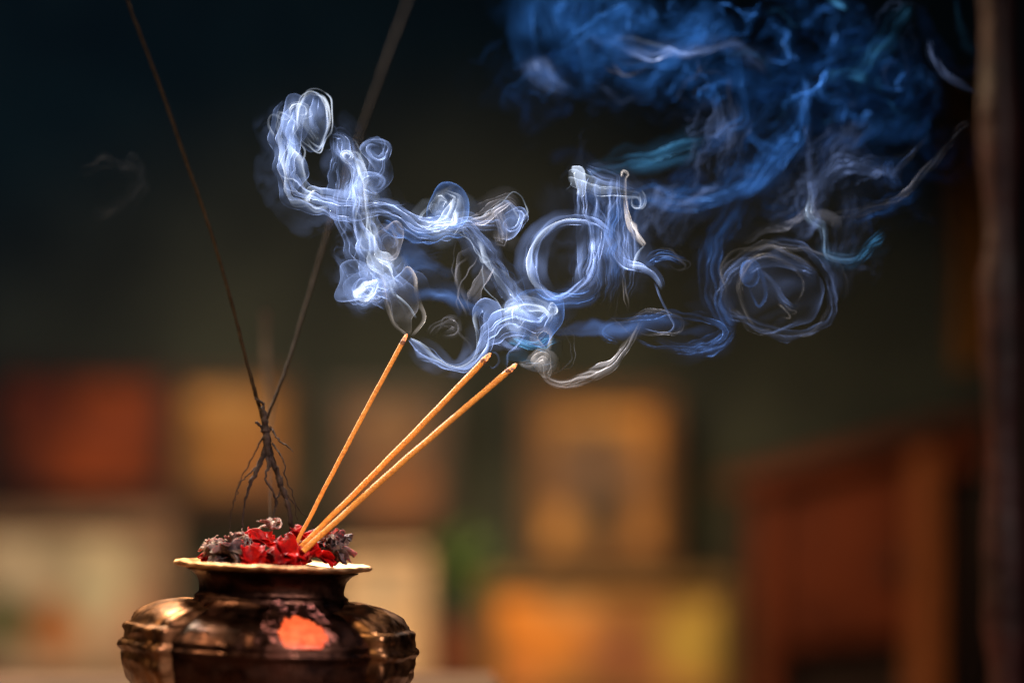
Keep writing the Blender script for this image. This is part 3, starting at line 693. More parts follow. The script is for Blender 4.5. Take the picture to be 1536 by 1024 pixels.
A.rib([(506, 200, 6), (520, 203, 14), (524, 235, 16), (532, 280, 14), (530, 320, 10)], 'fold', d=.12, tint=LAV, turb=6, pl=2, fade=(.04, .3))
A.curl(549, 431, 17, 4, 1.2, 2.2, w=6, d=.30, tint=WHITE, turb=9, sq=.85)
A.rib([(530, 440, 6), (545, 446, 9), (562, 440, 8), (566, 425, 5)], 'fold', d=.3, tint=WHITE, turb=6, pl=1)
A.curl(548, 433, 24, 8, 1.3, .4, w=9, d=.12, tint=LAV, turb=5)
A.shell(543, 420, 30, 28, d=.035, tint=LAV, turb=9)
A.rib([(600, 400, 14), (575, 420, 20), (545, 440, 16), (522, 430, 10), (508, 405, 8), (505, 385, 5)], 'fold', d=.06, tint=LAV, turb=8)
# left sling up to the bubble
A.rib([(610, 322, 12), (575, 312, 14), (535, 312, 16), (495, 308, 18), (460, 300, 18), (436, 278, 17), (424, 245, 17), (420, 210, 16), (428, 175, 16), (446, 150, 14)], 'fold', d=.10, tint=LAV, turb=6, pl=3, fade=(.2, .1))
A.rib([(482, 302, 8), (455, 300, 10), (432, 285, 8), (420, 255, 7), (421, 215, 6), (430, 180, 6), (432, 160, 5)], 'arc', d=.17, tint=WHITE, turb=5)
A.rib([(470, 300, 9), (456, 275, 10), (447, 245, 8), (437, 215, 7), (445, 190, 7), (458, 175, 5)], 'arc', d=.13, tint=WHITE, turb=6)
A.rib([(440, 290, 10), (452, 262, 12), (440, 232, 11), (432, 200, 10)], 'tube', d=.04, tint=LAV, turb=7)
A.lines([(486, 308), (450, 300), (425, 270), (420, 225), (425, 180)], 7, 9, 1.2, .30, WHITE, turb=6)
A.lines([(470, 295), (452, 260), (440, 225), (435, 190), (450, 160)], 5, 9, 1.2, .30, WHITE, turb=6)
A.curl(478, 296, 22, 6, 1.1, .5, w=5, d=.14, tint=WHITE, turb=4)
A.shell(470, 182, 25, 45, d=.03, tint=LAV, turb=3, rot=-.12, cut=(.0, .97))
for k_, w_ in ((0, 2.4), (3, 1.6), (-4, 1.4)):
    A.rib([(446 + k_, 200, w_), (448 + k_, 168, w_), (452, 148 + k_, w_), (466, 137 + k_, w_), (484 - k_, 143 + k_ * .5, w_), (495 - k_, 165, w_), (493 - k_, 195, w_), (480, 221 - k_, w_), (467, 220 - k_, w_), (454 + k_, 204, w_)], 'flat', d=.34, tint=WHITE, turb=3.5, fade=(.15, .2), dep=2, z=k_ * 3, nv=9)
A.rib([(468, 142, 6), (462, 165, 8), (470, 190, 8), (482, 208, 5)], 'fold', d=.10, tint=LAV, turb=4, pl=1)
A.shell(443, 178, 24, 34, d=.05, tint=LAV, turb=7)
A.curl(450, 168, 18, 6, .9, 2.8, w=6, d=.13, tint=WHITE, turb=6)
A.rib([(462, 160, 10), (466, 190, 9), (474, 215, 6)], 'fold', d=.12, tint=WHITE, turb=4)
A.rib([(412, 208, 3), (404, 188, 3), (410, 175, 3), (428, 180, 4), (440, 170, 4)], 'arc', d=.22, tint=WHITE, turb=2)
A.lines([(412, 205), (405, 185), (416, 172), (440, 190), (455, 200)], 4, 6, 1.0, .3, WHITE, turb=5)
A.rib([(484, 190, 8), (500, 202, 10), (505, 235, 9), (500, 265, 7)], 'fold', d=.05, tint=LAV, turb=6)
A.shell(565, 240, 22, 32, d=.038, tint=LAV, turb=9)
A.curl(566, 225, 22, 7, 1.4, 3.4, w=4, d=.13, tint=LAV, turb=5, sq=.9)
A.curl(560, 275, 20, 5, 1.2, 1.0, w=5, d=.11, tint=LAV, turb=5)
A.lines([(545, 215), (570, 208), (582, 230), (575, 255), (550, 262)], 5, 7, 1.1, .22, LAV, turb=6)
A.curl(522, 236, 11, 3, 1.3, 1.0, w=3.5, d=.26, tint=WHITE, turb=2)
A.shell(580, 362, 26, 27, d=.035, tint=GREY, turb=6)
A.rib([(562, 360, 4), (572, 343, 5), (592, 348, 5), (601, 372, 5), (592, 388, 5), (575, 392, 4)], 'arc', d=.11, tint=GREY, turb=4)
A.curl(583, 368, 16, 4, 1.0, 2.0, w=4, d=.12, tint=LAV, turb=4)
# fine random strands over the column
A.lines([(602, 455), (575, 405), (552, 355), (540, 290), (525, 220)], 12, 15, 1.2, .20, WHITE, turb=10)
A.lines([(590, 430), (550, 400), (525, 350), (512, 290), (508, 215)], 9, 13, 1.2, .14, LAV, turb=12)
A.build('smoke_column', 'white smoke twisting up from the steepest incense stick into a round curl at the upper left')

# --- B: middle smoke
B = Smoke(.42)
B.rib([(560, 308, 12), (595, 322, 14), (630, 342, 15), (668, 345, 14), (700, 335, 12), (735, 340, 14), (760, 345, 14)], 'fold', d=.08, tint=LAV, turb=6, pl=2)
B.rib([(575, 330, 16), (610, 342, 16), (650, 350, 16), (690, 348, 12)], 'fold', d=.045, tint=BLUE, turb=8, pl=2)
B.shell(672, 312, 34, 33, d=.045, tint=BLUE, turb=5)
B.curl(664, 322, 20, 4, .8, 1.2, w=9, d=.20, tint=WHITE, turb=9)
B.rib([(650, 330, 8), (668, 322, 12), (684, 305, 9)], 'fold', d=.35, tint=WHITE, turb=7, pl=1)
B.rib([(630, 330, 8), (650, 340, 12), (672, 330, 14), (688, 308, 10), (686, 292, 6), (670, 290, 4)], 'fold', d=.22, tint=WHITE, turb=4, pl=1)
B.rib([(628, 330, 3), (638, 315, 4), (652, 308, 4), (656, 318, 3)], 'arc', d=.26, tint=WHITE, turb=2)
B.shell(762, 328, 21, 28, d=.05, tint=LAV, turb=4)
B.curl(767, 332, 20, 7, 1.3, 3.6, w=4, d=.14, tint=LAV, turb=5, sq=1.2)
B.rib([(700, 335, 10), (725, 325, 14), (745, 308, 12), (762, 302, 8), (778, 315, 6)], 'fold', d=.08, tint=GREY, turb=4, pl=2)
B.rib([(745, 352, 8), (752, 365, 9), (748, 330, 8), (740, 310, 6)], 'fold', d=.07, tint=GREY, turb=4)
B.lines([(700, 340), (730, 320), (760, 300), (782, 325), (765, 352)], 7, 8, 1.1, .2, WHITE, turb=5)
# the arm falling from (690,340) to the bubble at (805,470)
B.rib([(672, 340, 8), (700, 345, 10), (722, 368, 12), (738, 400, 14), (760, 432, 16), (785, 462, 16), (806, 488, 16)], 'fold', d=.13, tint=LAV, turb=5, pl=2)
B.rib([(690, 345, 5), (715, 362, 6), (732, 395, 7), (752, 428, 8), (775, 458, 8), (790, 470, 8)], 'arc', d=.13, tint=WHITE, turb=4)
B.lines([(690, 342), (722, 372), (742, 410), (772, 450), (800, 480)], 9, 12, 1.2, .2, WHITE, turb=8)
B.shell(804, 474, 39, 43, d=.035, tint=BLUE, turb=4)
B.shell(790, 480, 34, 30, d=.022, tint=LAV, turb=8)
B.rib([(755, 470, 8), (775, 462, 12), (795, 458, 12), (820, 462, 8), (832, 478, 6), (828, 492, 4)], 'fold', d=.20, tint=WHITE, turb=4, pl=1)
B.curl(778, 468, 15, 4, .9, .4, w=8, d=.16, tint=WHITE, turb=8)
B.curl(828, 466, 9, 3, .9, 2.4, w=3, d=.26, tint=WHITE, turb=7)
B.rib([(722, 500, 8), (750, 492, 14), (785, 492, 16), (820, 490, 12), (838, 470, 8)], 'fold', d=.11, tint=LAV, turb=7, pl=2)
B.rib([(770, 500, 12), (790, 515, 14), (815, 515, 14), (836, 498, 9)], 'fold', d=.08, tint=TEAL, turb=7, pl=2)
# U-shaped tail from the steepest stick's tip to the middle
B.rib([(614, 508, 3, 1), (632, 524, 9, 1), (655, 543, 9, 1), (683, 553, 6, 1.1), (705, 545, 8, 1), (722, 520, 10, .9), (727, 490, 11, .8), (716, 468, 8, .8)], 'fold', d=.22, tint=LAV, turb=3, pl=1, hold=.2, fade=(.02, .2))
B.rib([(615, 508, 3), (636, 520, 6), (650, 538, 6), (668, 550, 5), (690, 553, 4), (708, 538, 5), (716, 505, 5), (712, 478, 5), (722, 462, 4)], 'arc', d=.20, tint=WHITE, turb=2, hold=.2, fade=(.02, .2))
B.lines([(618, 508), (640, 530), (672, 552), (700, 545), (718, 512), (712, 475), (722, 458)], 6, 5, 1.0, .26, LAV, turb=4, hold=.2)
B.rib([(712, 478, 4), (722, 460, 9), (738, 468, 12), (735, 500, 12), (722, 530, 8)], 'tube', d=.045, tint=LAV, turb=5)
B.lines([(712, 470), (706, 440), (712, 405), (735, 380)], 5, 9, 1.0, .17, GREY, turb=6)
B.lines([(702, 460), (684, 425), (688, 385), (708, 365)], 5, 7, 1.0, .15, GREY, turb=6)
B.rib([(705, 460, 6), (690, 425, 9), (694, 390, 8), (712, 372, 7)], 'arc', d=.04, tint=GREY, turb=5)
B.rib([(718, 455, 8), (718, 425, 12), (728, 400, 10)], 'tube', d=.03, tint=GREY, turb=6)
B.lines([(755, 395), (775, 415), (782, 450), (778, 480)], 3, 6, 1.0, .2, BLUE, turb=5)
B.rib([(722, 505, 5), (742, 512, 7), (768, 518, 7), (790, 522, 4)], 'arc', d=.12, tint=LAV, turb=4)
B.rib([(786, 488, 2), (787, 505, 2.5), (776, 522, 2.5), (762, 532, 2.5), (759, 552, 2)], 'arc', d=.32, tint=LAV, turb=2)
B.rib([(737, 527, 1.5), (745, 530, 2.5), (747, 542, 3), (738, 552, 2.5), (732, 546, 2)], 'arc', d=.16, tint=LAV, turb=1, hold=.3)
B.lines([(645, 498), (655, 485), (680, 490), (705, 505), (715, 520)], 6, 9, 1.2, .08, GREY, turb=8)
B.curl(668, 500, 26, 8, .9, 3.0, w=6, d=.03, tint=GREY, turb=6, sq=.5)
# tail of the lowest stick
B.rib([(777, 544, 2, 1), (792, 547, 6, 1), (808, 542, 8, 1), (820, 534, 9, .9), (826, 548, 9, .9), (820, 566, 6, 1), (838, 575, 6, 1), (870, 570, 9, .8), (905, 556, 8, .7), (930, 532, 6, .8), (948, 505, 5, .7), (966, 474, 3, .5)], 'fold', d=.15, tint=WARM, tint2=GREY, turb=3, pl=1, hold=.12, fade=(.02, .12))
B.lines([(820, 560), (835, 574), (870, 570), (910, 550), (940, 515), (962, 478)], 5, 5, 1.1, .16, WARM, turb=4)
B.shell(815, 545, 17, 20, d=.03, tint=WARM, turb=6)
B.rib([(800, 545, 4), (812, 520, 7), (800, 505, 9), (812, 490, 8), (826, 500, 6), (822, 530, 5)], 'arc', d=.12, tint=WARM, turb=4)
B.lines([(838, 490), (856, 515), (850, 545), (828, 565)], 4, 6, 1.0, .13, GREY, turb=5)
B.lines([(790, 500), (812, 508), (818, 530), (808, 552)], 5, 7, 1.0, .2, WARM, turb=6)
B.rib([(780, 546, 3), (800, 552, 7), (820, 552, 9), (836, 545, 6)], 'fold', d=.12, tint=WHITE, turb=3, hold=.2, fade=(.05, .3))
# soft band behind
B.rib([(590, 385, 16), (640, 420, 18), (700, 455, 18), (760, 475, 14)], 'flat', d=.025, tint=BLUE, z=60, turb=8)
B.rib([(600, 440, 12), (660, 448, 12), (740, 480, 12), (860, 490, 12), (980, 488, 14), (1080, 492, 10)], 'flat', d=.06, tint=BLUE, z=90, turb=6)
B.rib([(600, 360, 14), (640, 395, 16), (680, 420, 12)], 'flat', d=.04, tint=BLUE, z=40, turb=8)
B.build('smoke_tangle', 'white smoke tangled above the two lower incense sticks, with a U shaped tail')

# --- C: big ring and hanging curtain
C = Smoke(.40)
C.rib([(925, 350, 6), (892, 332, 7), (855, 329, 6), (822, 343, 8, 1.3), (801, 370, 10, 2.4), (796, 402, 10, 2.6), (808, 430, 8, 1.6), (834, 446, 6), (862, 436, 7), (884, 422, 9, 1.2), (895, 400, 7), (903, 370, 5), (905, 345, 4)], 'fold', d=.20, tint=LAV, turb=1.5, pl=1, fade=(.06, .1))
C.rib([(890, 334, 3), (850, 331, 4), (812, 352, 7), (795, 390, 9, 1.6), (803, 425, 7, 1.3), (832, 444, 3)], 'arc', d=.3, tint=WHITE, turb=1, fade=(.2, .2))
C.rib([(800, 440, 10), (830, 450, 14), (870, 442, 12), (890, 425, 8)], 'fold', d=.04, tint=BLUE, turb=5, z=10)
C.rib([(885, 330, 5), (908, 345, 6), (922, 372, 8), (942, 393, 11), (968, 400, 8, 1.2), (985, 414, 6, 1.2), (995, 432, 4)], 'fold', d=.17, tint=LAV, turb=2, pl=1)
C.rib([(940, 396, 4), (966, 402, 5), (984, 416, 4), (992, 434, 2)], 'arc', d=.28, tint=WHITE, turb=1)
# curtain: u runs down, v across
C.rib([(908, 262, 48, .7), (910, 290, 46, 1), (913, 330, 46, 1), (916, 370, 48, .9), (916, 410, 46, .7), (914, 450, 40, .3)], 'fold', d=.055, tint=LAV, tint2=LAV, turb=6, lam=(40, 150), pl=5, pk=.12, dep=.35, nv=110, fade=(.06, .35), streak=1.6)
C.rib([(905, 275, 40, .7), (903, 310, 38, 1), (905, 350, 34, 1), (905, 400, 34, .9), (895, 450, 30, .4)], 'fold', d=.035, tint=BLUE, turb=8, lam=(40, 150), pl=4, pk=.15, dep=.4, z=8, nv=96, fade=(.06, .35), streak=1.6)
C.rib([(870, 280, 5), (868, 320, 6), (870, 365, 7), (872, 410, 8), (880, 440, 8)], 'arc', d=.10, tint=LAV, turb=3, fade=(.03, .35))
C.lines([(890, 290), (890, 330), (895, 380), (900, 430)], 7, 12, 1.4, .14, LAV, turb=6)
C.lines([(915, 290), (912, 340), (920, 390), (915, 440)], 6, 14, 1.4, .12, LAV, turb=6)
C.rib([(854, 262, 8), (862, 262, 12), (874, 270, 12), (898, 282, 10), (930, 288, 9), (956, 292, 7), (962, 305, 4), (957, 314, 3)], 'fold', d=.12, tint=WHITE, turb=3, pl=1, fade=(.04, .06))
C.rib([(856, 252, 4), (868, 256, 7), (872, 282, 7), (866, 292, 4)], 'tube', d=.07, tint=WHITE, turb=4, fade=(.02, .1))
C.rib([(880, 252, 6), (905, 262, 10), (935, 270, 10), (956, 284, 6)], 'fold', d=.08, tint=LAV, turb=4)
C.rib([(932, 266, 2), (934, 258, 3), (942, 262, 3), (938, 270, 2.5), (937, 300, 3), (941, 325, 6), (952, 348, 8), (968, 368, 4, 1.2)], 'fold', d=.30, tint=WARM, turb=1, pl=1, fade=(.02, .04))
C.rib([(968, 369, 2), (957, 380, 4), (952, 396, 5), (955, 410, 4)], 'arc', d=.16, tint=WHITE, turb=1, fade=(.02, .4))
C.rib([(938, 330, 10), (942, 355, 14), (946, 385, 14), (945, 410, 10)], 'fold', d=.12, tint=LAV, turb=3, pl=2)
C.curl(957, 300, 12, 8, .8, -1.2, w=2.5, d=.16, tint=WHITE, turb=1, sq=1.3)
C.lines([(940, 398), (936, 420), (944, 450), (944, 468)], 3, 4, 1.1, .16, WARM, turb=4)
C.lines([(915, 430), (918, 460), (930, 485), (960, 500)], 4, 6, 1.0, .10, GREY, turb=5)
C.rib([(980, 420, 2.5), (992, 448, 3), (1004, 474, 3), (1011, 488, 3, 1.6), (1003, 498, 2.5), (985, 499, 2), (962, 492, 2)], 'arc', d=.13, tint=LAV, turb=1)
C.curl(1010, 497, 95, 70, 1.1, 2.5, w=5, d=.045, tint=BLUE, turb=3, sq=.32)
C.curl(985, 485, 50, 40, 1.0, 3.0, w=3, d=.05, tint=GREY, turb=3, sq=.35)
C.lines([(975, 380), (1000, 378), (1030, 388), (1034, 402), (1005, 395)], 7, 7, 1.1, .12, GREY, turb=7)
C.rib([(955, 400, 4), (975, 385, 8), (1005, 385, 9), (1030, 398, 4)], 'fold', d=.05, tint=BLUE, turb=6)
C.build('smoke_ring', 'ring of white smoke with a hanging curtain of smoke right of the incense tips')

# --- D: rings and hooks further right
D_ = Smoke(.21)
Z = 70
D_.curl(1163, 440, 92, 84, 1.15, 2.8, w=7, d=.055, tint=LAV, z=Z, sq=.74, turb=4)
D_.curl(1168, 438, 84, 96, 1.0, .3, w=5, d=.05, tint=GREY, z=Z, sq=.72, turb=5)
D_.shell(1160, 438, 78, 58, d=.006, tint=LAV, z=Z, turb=6)
D_.curl(1152, 435, 50, 44, .8, 1.9, w=3, d=.07, tint=WARM, z=Z, turb=2, sq=1.05)
D_.rib([(1098, 425, 2), (1082, 418, 3), (1082, 400, 3), (1098, 380, 4), (1130, 371, 5), (1170, 374, 6), (1205, 392, 6), (1232, 412, 5)], 'arc', d=.08, tint=WARM, z=Z, turb=2)
D_.rib([(1120, 408, 5), (1145, 398, 6), (1180, 396, 7), (1205, 402, 8), (1228, 408, 6)], 'fold', d=.08, tint=LAV, z=Z, turb=2)
D_.rib([(1112, 418, 3), (1115, 398, 4), (1130, 392, 5), (1140, 408, 6), (1148, 432, 5), (1146, 452, 4), (1138, 460, 3), (1128, 440, 3), (1124, 420, 3)], 'arc', d=.17, tint=BLUE, z=Z, turb=1.5)
D_.shell(1124, 410, 14, 20, d=.02, tint=BLUE, z=Z, turb=2)
D_.rib([(1140, 405, 3), (1160, 425, 5), (1175, 450, 5), (1190, 462, 3)], 'fold', d=.13, tint=LAV, z=Z, turb=1, pl=1)
D_.lines([(1165, 455), (1180, 465), (1190, 472), (1175, 476)], 3, 4, 1.2, .25, WARM, z=Z, turb=3)
D_.rib([(1075, 350, 14), (1062, 400, 16), (1072, 450, 16), (1095, 490, 12), (1110, 500, 8)], 'fold', d=.055, tint=BLUE, z=Z + 20, turb=5)
D_.rib([(980, 505, 8), (1030, 522, 9), (1075, 512, 9), (1100, 488, 8)], 'fold', d=.05, tint=BLUE, z=Z, turb=4)
D_.rib([(1208, 265, 3), (1218, 290, 5), (1214, 318, 8, 2), (1222, 330, 8), (1236, 342, 9), (1238, 365, 7), (1242, 382, 6), (1262, 388, 7, 1.4), (1285, 386, 6, 1.3), (1305, 374, 4)], 'fold', d=.13, tint=WHITE, tint2=TEAL, z=Z, turb=2, pl=1)
D_.rib([(1210, 320, 6), (1235, 325, 12), (1255, 330, 10), (1250, 345, 6)], 'flat', d=.06, tint=GREY, z=Z, turb=2)
D_.rib([(1222, 372, 6), (1245, 388, 9), (1275, 394, 9), (1310, 372, 8), (1330, 345, 6)], 'fold', d=.05, tint=TEAL, z=Z, turb=3)
D_.rib([(1110, 365, 4), (1150, 345, 6), (1190, 328, 6), (1230, 300, 5)], 'fold', d=.05, tint=GREY, z=Z + 30, turb=4)
D_.rib([(1240, 325, 5), (1290, 315, 7), (1345, 300, 8), (1385, 262, 7), (1420, 220, 6), (1455, 180, 5)], 'fold', d=.06, tint=GREY, z=Z + 30, turb=3, pl=1)
D_.rib([(1336, 270, 4), (1345, 250, 5), (1365, 232, 4), (1375, 215, 3)], 'arc', d=.08, tint=LAV, z=Z + 30, turb=2)
D_.rib([(1332, 240, 8), (1335, 262, 10), (1345, 285, 8)], 'fold', d=.06, tint=BLUE, z=Z + 40, turb=3)
D_.build('smoke_rings', 'faint smoke rings and a pale hook of smoke drifting at the right')

# --- E: blue cloud at the top right, further back
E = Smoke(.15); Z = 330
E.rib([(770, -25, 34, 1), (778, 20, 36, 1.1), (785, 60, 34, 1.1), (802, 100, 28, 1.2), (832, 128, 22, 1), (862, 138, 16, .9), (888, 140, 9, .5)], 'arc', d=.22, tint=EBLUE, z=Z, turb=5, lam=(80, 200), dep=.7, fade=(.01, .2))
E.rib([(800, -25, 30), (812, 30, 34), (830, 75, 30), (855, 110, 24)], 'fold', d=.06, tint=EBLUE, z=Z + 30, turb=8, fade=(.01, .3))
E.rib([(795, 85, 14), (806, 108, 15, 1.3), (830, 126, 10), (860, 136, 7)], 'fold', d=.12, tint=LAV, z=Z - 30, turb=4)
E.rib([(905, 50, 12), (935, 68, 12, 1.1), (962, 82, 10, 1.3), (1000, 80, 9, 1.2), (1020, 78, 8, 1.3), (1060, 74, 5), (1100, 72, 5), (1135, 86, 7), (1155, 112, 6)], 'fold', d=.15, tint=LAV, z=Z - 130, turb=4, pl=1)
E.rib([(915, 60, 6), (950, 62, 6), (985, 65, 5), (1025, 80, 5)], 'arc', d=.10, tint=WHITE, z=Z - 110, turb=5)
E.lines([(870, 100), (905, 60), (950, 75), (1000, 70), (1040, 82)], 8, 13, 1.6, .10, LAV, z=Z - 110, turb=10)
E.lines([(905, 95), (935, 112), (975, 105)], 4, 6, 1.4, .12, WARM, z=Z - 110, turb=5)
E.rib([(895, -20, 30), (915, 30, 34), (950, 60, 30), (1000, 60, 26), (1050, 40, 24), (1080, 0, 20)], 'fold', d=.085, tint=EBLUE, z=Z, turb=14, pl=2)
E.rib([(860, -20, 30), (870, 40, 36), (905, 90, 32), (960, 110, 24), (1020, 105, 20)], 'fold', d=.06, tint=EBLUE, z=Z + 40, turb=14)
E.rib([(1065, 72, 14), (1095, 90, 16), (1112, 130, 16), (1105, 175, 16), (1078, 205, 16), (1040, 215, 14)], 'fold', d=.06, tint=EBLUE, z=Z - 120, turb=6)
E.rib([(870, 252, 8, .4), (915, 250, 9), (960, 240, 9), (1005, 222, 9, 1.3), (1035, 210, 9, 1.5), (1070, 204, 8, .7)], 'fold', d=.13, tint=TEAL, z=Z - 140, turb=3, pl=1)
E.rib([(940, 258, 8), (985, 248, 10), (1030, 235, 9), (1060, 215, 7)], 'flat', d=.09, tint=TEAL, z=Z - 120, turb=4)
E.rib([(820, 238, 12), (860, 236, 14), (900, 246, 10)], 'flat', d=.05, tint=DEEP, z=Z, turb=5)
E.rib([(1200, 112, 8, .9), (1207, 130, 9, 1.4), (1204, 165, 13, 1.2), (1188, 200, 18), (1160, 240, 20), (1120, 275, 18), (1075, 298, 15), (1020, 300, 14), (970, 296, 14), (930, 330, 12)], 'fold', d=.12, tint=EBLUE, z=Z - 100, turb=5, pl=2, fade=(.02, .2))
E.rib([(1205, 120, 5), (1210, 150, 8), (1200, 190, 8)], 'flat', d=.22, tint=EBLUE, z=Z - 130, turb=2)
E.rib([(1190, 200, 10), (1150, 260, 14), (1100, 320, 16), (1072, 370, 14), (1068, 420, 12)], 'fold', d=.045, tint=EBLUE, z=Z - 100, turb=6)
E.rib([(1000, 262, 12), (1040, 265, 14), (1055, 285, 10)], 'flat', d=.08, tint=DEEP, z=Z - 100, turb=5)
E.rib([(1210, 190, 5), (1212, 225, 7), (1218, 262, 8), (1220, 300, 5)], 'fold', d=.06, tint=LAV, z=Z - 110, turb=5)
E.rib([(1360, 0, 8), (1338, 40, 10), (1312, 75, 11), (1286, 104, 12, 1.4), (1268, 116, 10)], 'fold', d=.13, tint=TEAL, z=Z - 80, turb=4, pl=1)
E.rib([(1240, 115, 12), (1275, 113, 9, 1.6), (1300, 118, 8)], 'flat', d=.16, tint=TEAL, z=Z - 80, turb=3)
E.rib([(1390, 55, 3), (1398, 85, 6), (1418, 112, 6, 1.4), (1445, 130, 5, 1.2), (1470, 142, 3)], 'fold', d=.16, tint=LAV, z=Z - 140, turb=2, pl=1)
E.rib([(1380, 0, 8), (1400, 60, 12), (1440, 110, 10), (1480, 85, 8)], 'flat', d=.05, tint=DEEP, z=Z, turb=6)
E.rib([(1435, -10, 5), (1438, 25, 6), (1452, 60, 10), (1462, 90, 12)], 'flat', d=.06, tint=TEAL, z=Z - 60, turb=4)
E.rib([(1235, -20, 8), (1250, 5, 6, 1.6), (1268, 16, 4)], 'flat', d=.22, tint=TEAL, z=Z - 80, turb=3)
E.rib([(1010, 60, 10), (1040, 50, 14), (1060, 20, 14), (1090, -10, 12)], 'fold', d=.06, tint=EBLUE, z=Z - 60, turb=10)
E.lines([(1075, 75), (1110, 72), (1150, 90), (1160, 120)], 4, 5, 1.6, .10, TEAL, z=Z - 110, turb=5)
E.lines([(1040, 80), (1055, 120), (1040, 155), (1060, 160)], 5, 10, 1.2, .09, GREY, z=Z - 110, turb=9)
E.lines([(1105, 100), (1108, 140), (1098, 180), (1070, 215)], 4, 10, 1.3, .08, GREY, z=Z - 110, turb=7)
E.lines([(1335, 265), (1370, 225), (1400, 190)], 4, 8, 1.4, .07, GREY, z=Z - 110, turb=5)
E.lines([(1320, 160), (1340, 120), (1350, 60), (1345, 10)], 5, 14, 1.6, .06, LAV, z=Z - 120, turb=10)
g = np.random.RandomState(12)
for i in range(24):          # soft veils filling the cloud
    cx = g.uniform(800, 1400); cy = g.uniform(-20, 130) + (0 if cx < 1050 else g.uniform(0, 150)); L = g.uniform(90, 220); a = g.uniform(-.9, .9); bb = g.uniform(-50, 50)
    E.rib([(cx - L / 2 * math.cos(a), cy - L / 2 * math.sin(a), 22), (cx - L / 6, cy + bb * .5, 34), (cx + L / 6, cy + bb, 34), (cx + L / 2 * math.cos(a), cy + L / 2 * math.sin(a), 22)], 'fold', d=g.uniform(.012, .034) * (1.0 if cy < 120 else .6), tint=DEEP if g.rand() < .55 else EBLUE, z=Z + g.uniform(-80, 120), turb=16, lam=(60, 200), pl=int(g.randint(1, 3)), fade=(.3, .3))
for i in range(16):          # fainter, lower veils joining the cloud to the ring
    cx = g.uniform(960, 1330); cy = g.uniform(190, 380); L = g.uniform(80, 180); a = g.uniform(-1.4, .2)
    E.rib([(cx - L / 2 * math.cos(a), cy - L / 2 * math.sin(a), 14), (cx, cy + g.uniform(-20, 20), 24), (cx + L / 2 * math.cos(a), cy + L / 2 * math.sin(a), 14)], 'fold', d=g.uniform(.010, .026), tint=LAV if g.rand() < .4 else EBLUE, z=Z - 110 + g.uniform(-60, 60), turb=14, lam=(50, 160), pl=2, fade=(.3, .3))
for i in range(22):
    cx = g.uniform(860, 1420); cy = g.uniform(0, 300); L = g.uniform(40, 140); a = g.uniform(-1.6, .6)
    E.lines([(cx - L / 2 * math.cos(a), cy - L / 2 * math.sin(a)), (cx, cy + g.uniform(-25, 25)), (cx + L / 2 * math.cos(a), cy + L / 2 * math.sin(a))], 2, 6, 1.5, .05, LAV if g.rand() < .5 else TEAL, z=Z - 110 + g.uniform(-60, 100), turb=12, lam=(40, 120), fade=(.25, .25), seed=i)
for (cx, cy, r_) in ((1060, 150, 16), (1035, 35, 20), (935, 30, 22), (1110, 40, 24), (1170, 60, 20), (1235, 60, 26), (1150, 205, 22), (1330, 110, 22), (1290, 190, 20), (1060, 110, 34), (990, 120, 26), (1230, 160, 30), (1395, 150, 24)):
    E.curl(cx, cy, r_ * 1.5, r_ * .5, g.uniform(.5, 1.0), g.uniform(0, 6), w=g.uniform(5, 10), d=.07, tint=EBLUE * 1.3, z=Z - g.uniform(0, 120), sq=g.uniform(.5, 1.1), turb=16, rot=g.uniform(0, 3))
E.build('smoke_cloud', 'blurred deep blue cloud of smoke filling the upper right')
# very faint wisps at the left
G = Smoke()
G.rib([(110, 240, 10), (160, 250, 14), (205, 262, 12), (195, 300, 14), (150, 330, 16), (120, 360, 10)], 'fold', d=.0014, tint=GREY * .4, z=200, turb=10)
G.build('faint_smoke', 'barely visible wisp of smoke in the dark at the left')

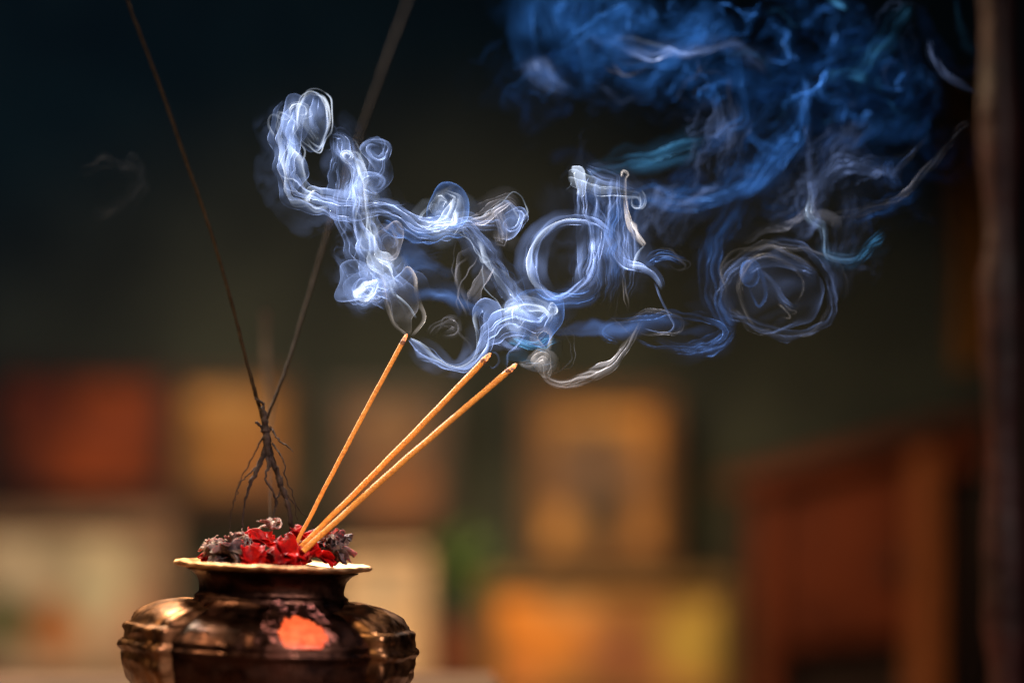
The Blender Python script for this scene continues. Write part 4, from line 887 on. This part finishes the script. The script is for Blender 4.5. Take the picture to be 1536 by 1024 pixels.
# ------------------------------------------------------------------ light
def look(o, tgt): o.rotation_euler = (Vector(tgt) - o.location).to_track_quat('-Z', 'Y').to_euler()
def area(name, loc, tgt, size, energy, color, size_y=None, spread=180):
    d = bpy.data.lights.new(name, 'AREA'); d.energy = energy; d.color = color; d.size = size; d.spread = R(spread)
    if size_y: d.shape = 'RECTANGLE'; d.size_y = size_y
    o = bpy.data.objects.new(name, d); COL.objects.link(o); o.location = loc; look(o, tgt); return o
def spot(name, loc, tgt, ang, energy, color, blend=.5, rad=.03):
    d = bpy.data.lights.new(name, 'SPOT'); d.energy = energy; d.color = color; d.spot_size = R(ang); d.spot_blend = blend; d.shadow_soft_size = rad
    o = bpy.data.objects.new(name, d); COL.objects.link(o); o.location = loc; look(o, tgt); return o
smc = P(870, 285, 0)
spot('smoke_lamp', smc + LDIR * 1.6, smc, 14.5, 500, (.88, .93, 1.0), .5, .03)
ec = P(1140, 100, .09)
spot('blue_lamp', Vector((-.15, .95, 1.25)), ec, 17, 34, (.25, .50, 1.0), .6, .04)
area('warm_key', Vector((-.25, .42, .75)), (P(420, 850)), .30, 6.5, (1.0, .70, .42), spread=110)
area('front_lamp', Vector((.42, -.75, .62)), P(450, 850), .13, 1.35, (1.0, .78, .72), spread=60)
spot('stick_lamp', Vector((-.65, -.25, .75)), P(590, 680), 24, 26, (1.0, .68, .36), .5, .04)
area('altar_lamp', Vector((-.15, 1.02, .50)), (-.1, 1.65, -.05), .25, 3.1, (1.0, .65, .36), spread=100)
area('wall_blue_fill', Vector((-1.0, .9, 1.1)), (-.35, 1.9, .55), .5, .9, (.25, .55, 1.0), spread=100)  # added blue fill without a visible source, tints the upper left wall
area('cabinet_lamp', Vector((.02, .75, .42)), P(1300, 800, 1.35), .12, .20, (1.0, .58, .32), spread=60)
wd = bpy.data.worlds.new('World'); scene.world = wd; wd.use_nodes = True
bg = wd.node_tree.nodes['Background']; bg.inputs[0].default_value = (.30, .55, 1.0, 1); bg.inputs[1].default_value = .006

# ------------------------------------------------------------------ render
scene.render.engine = 'CYCLES'
scene.cycles.use_denoising = True
scene.cycles.use_adaptive_sampling = True; scene.cycles.adaptive_threshold = .02
scene.cycles.max_bounces = 6; scene.cycles.diffuse_bounces = 2; scene.cycles.glossy_bounces = 3
scene.cycles.transparent_max_bounces = 80
scene.cycles.sample_clamp_indirect = 4
scene.view_settings.view_transform = 'Standard'; scene.view_settings.look = 'None'
scene.view_settings.exposure = 0; scene.view_settings.gamma = 1; scene.view_settings.use_curve_mapping = False
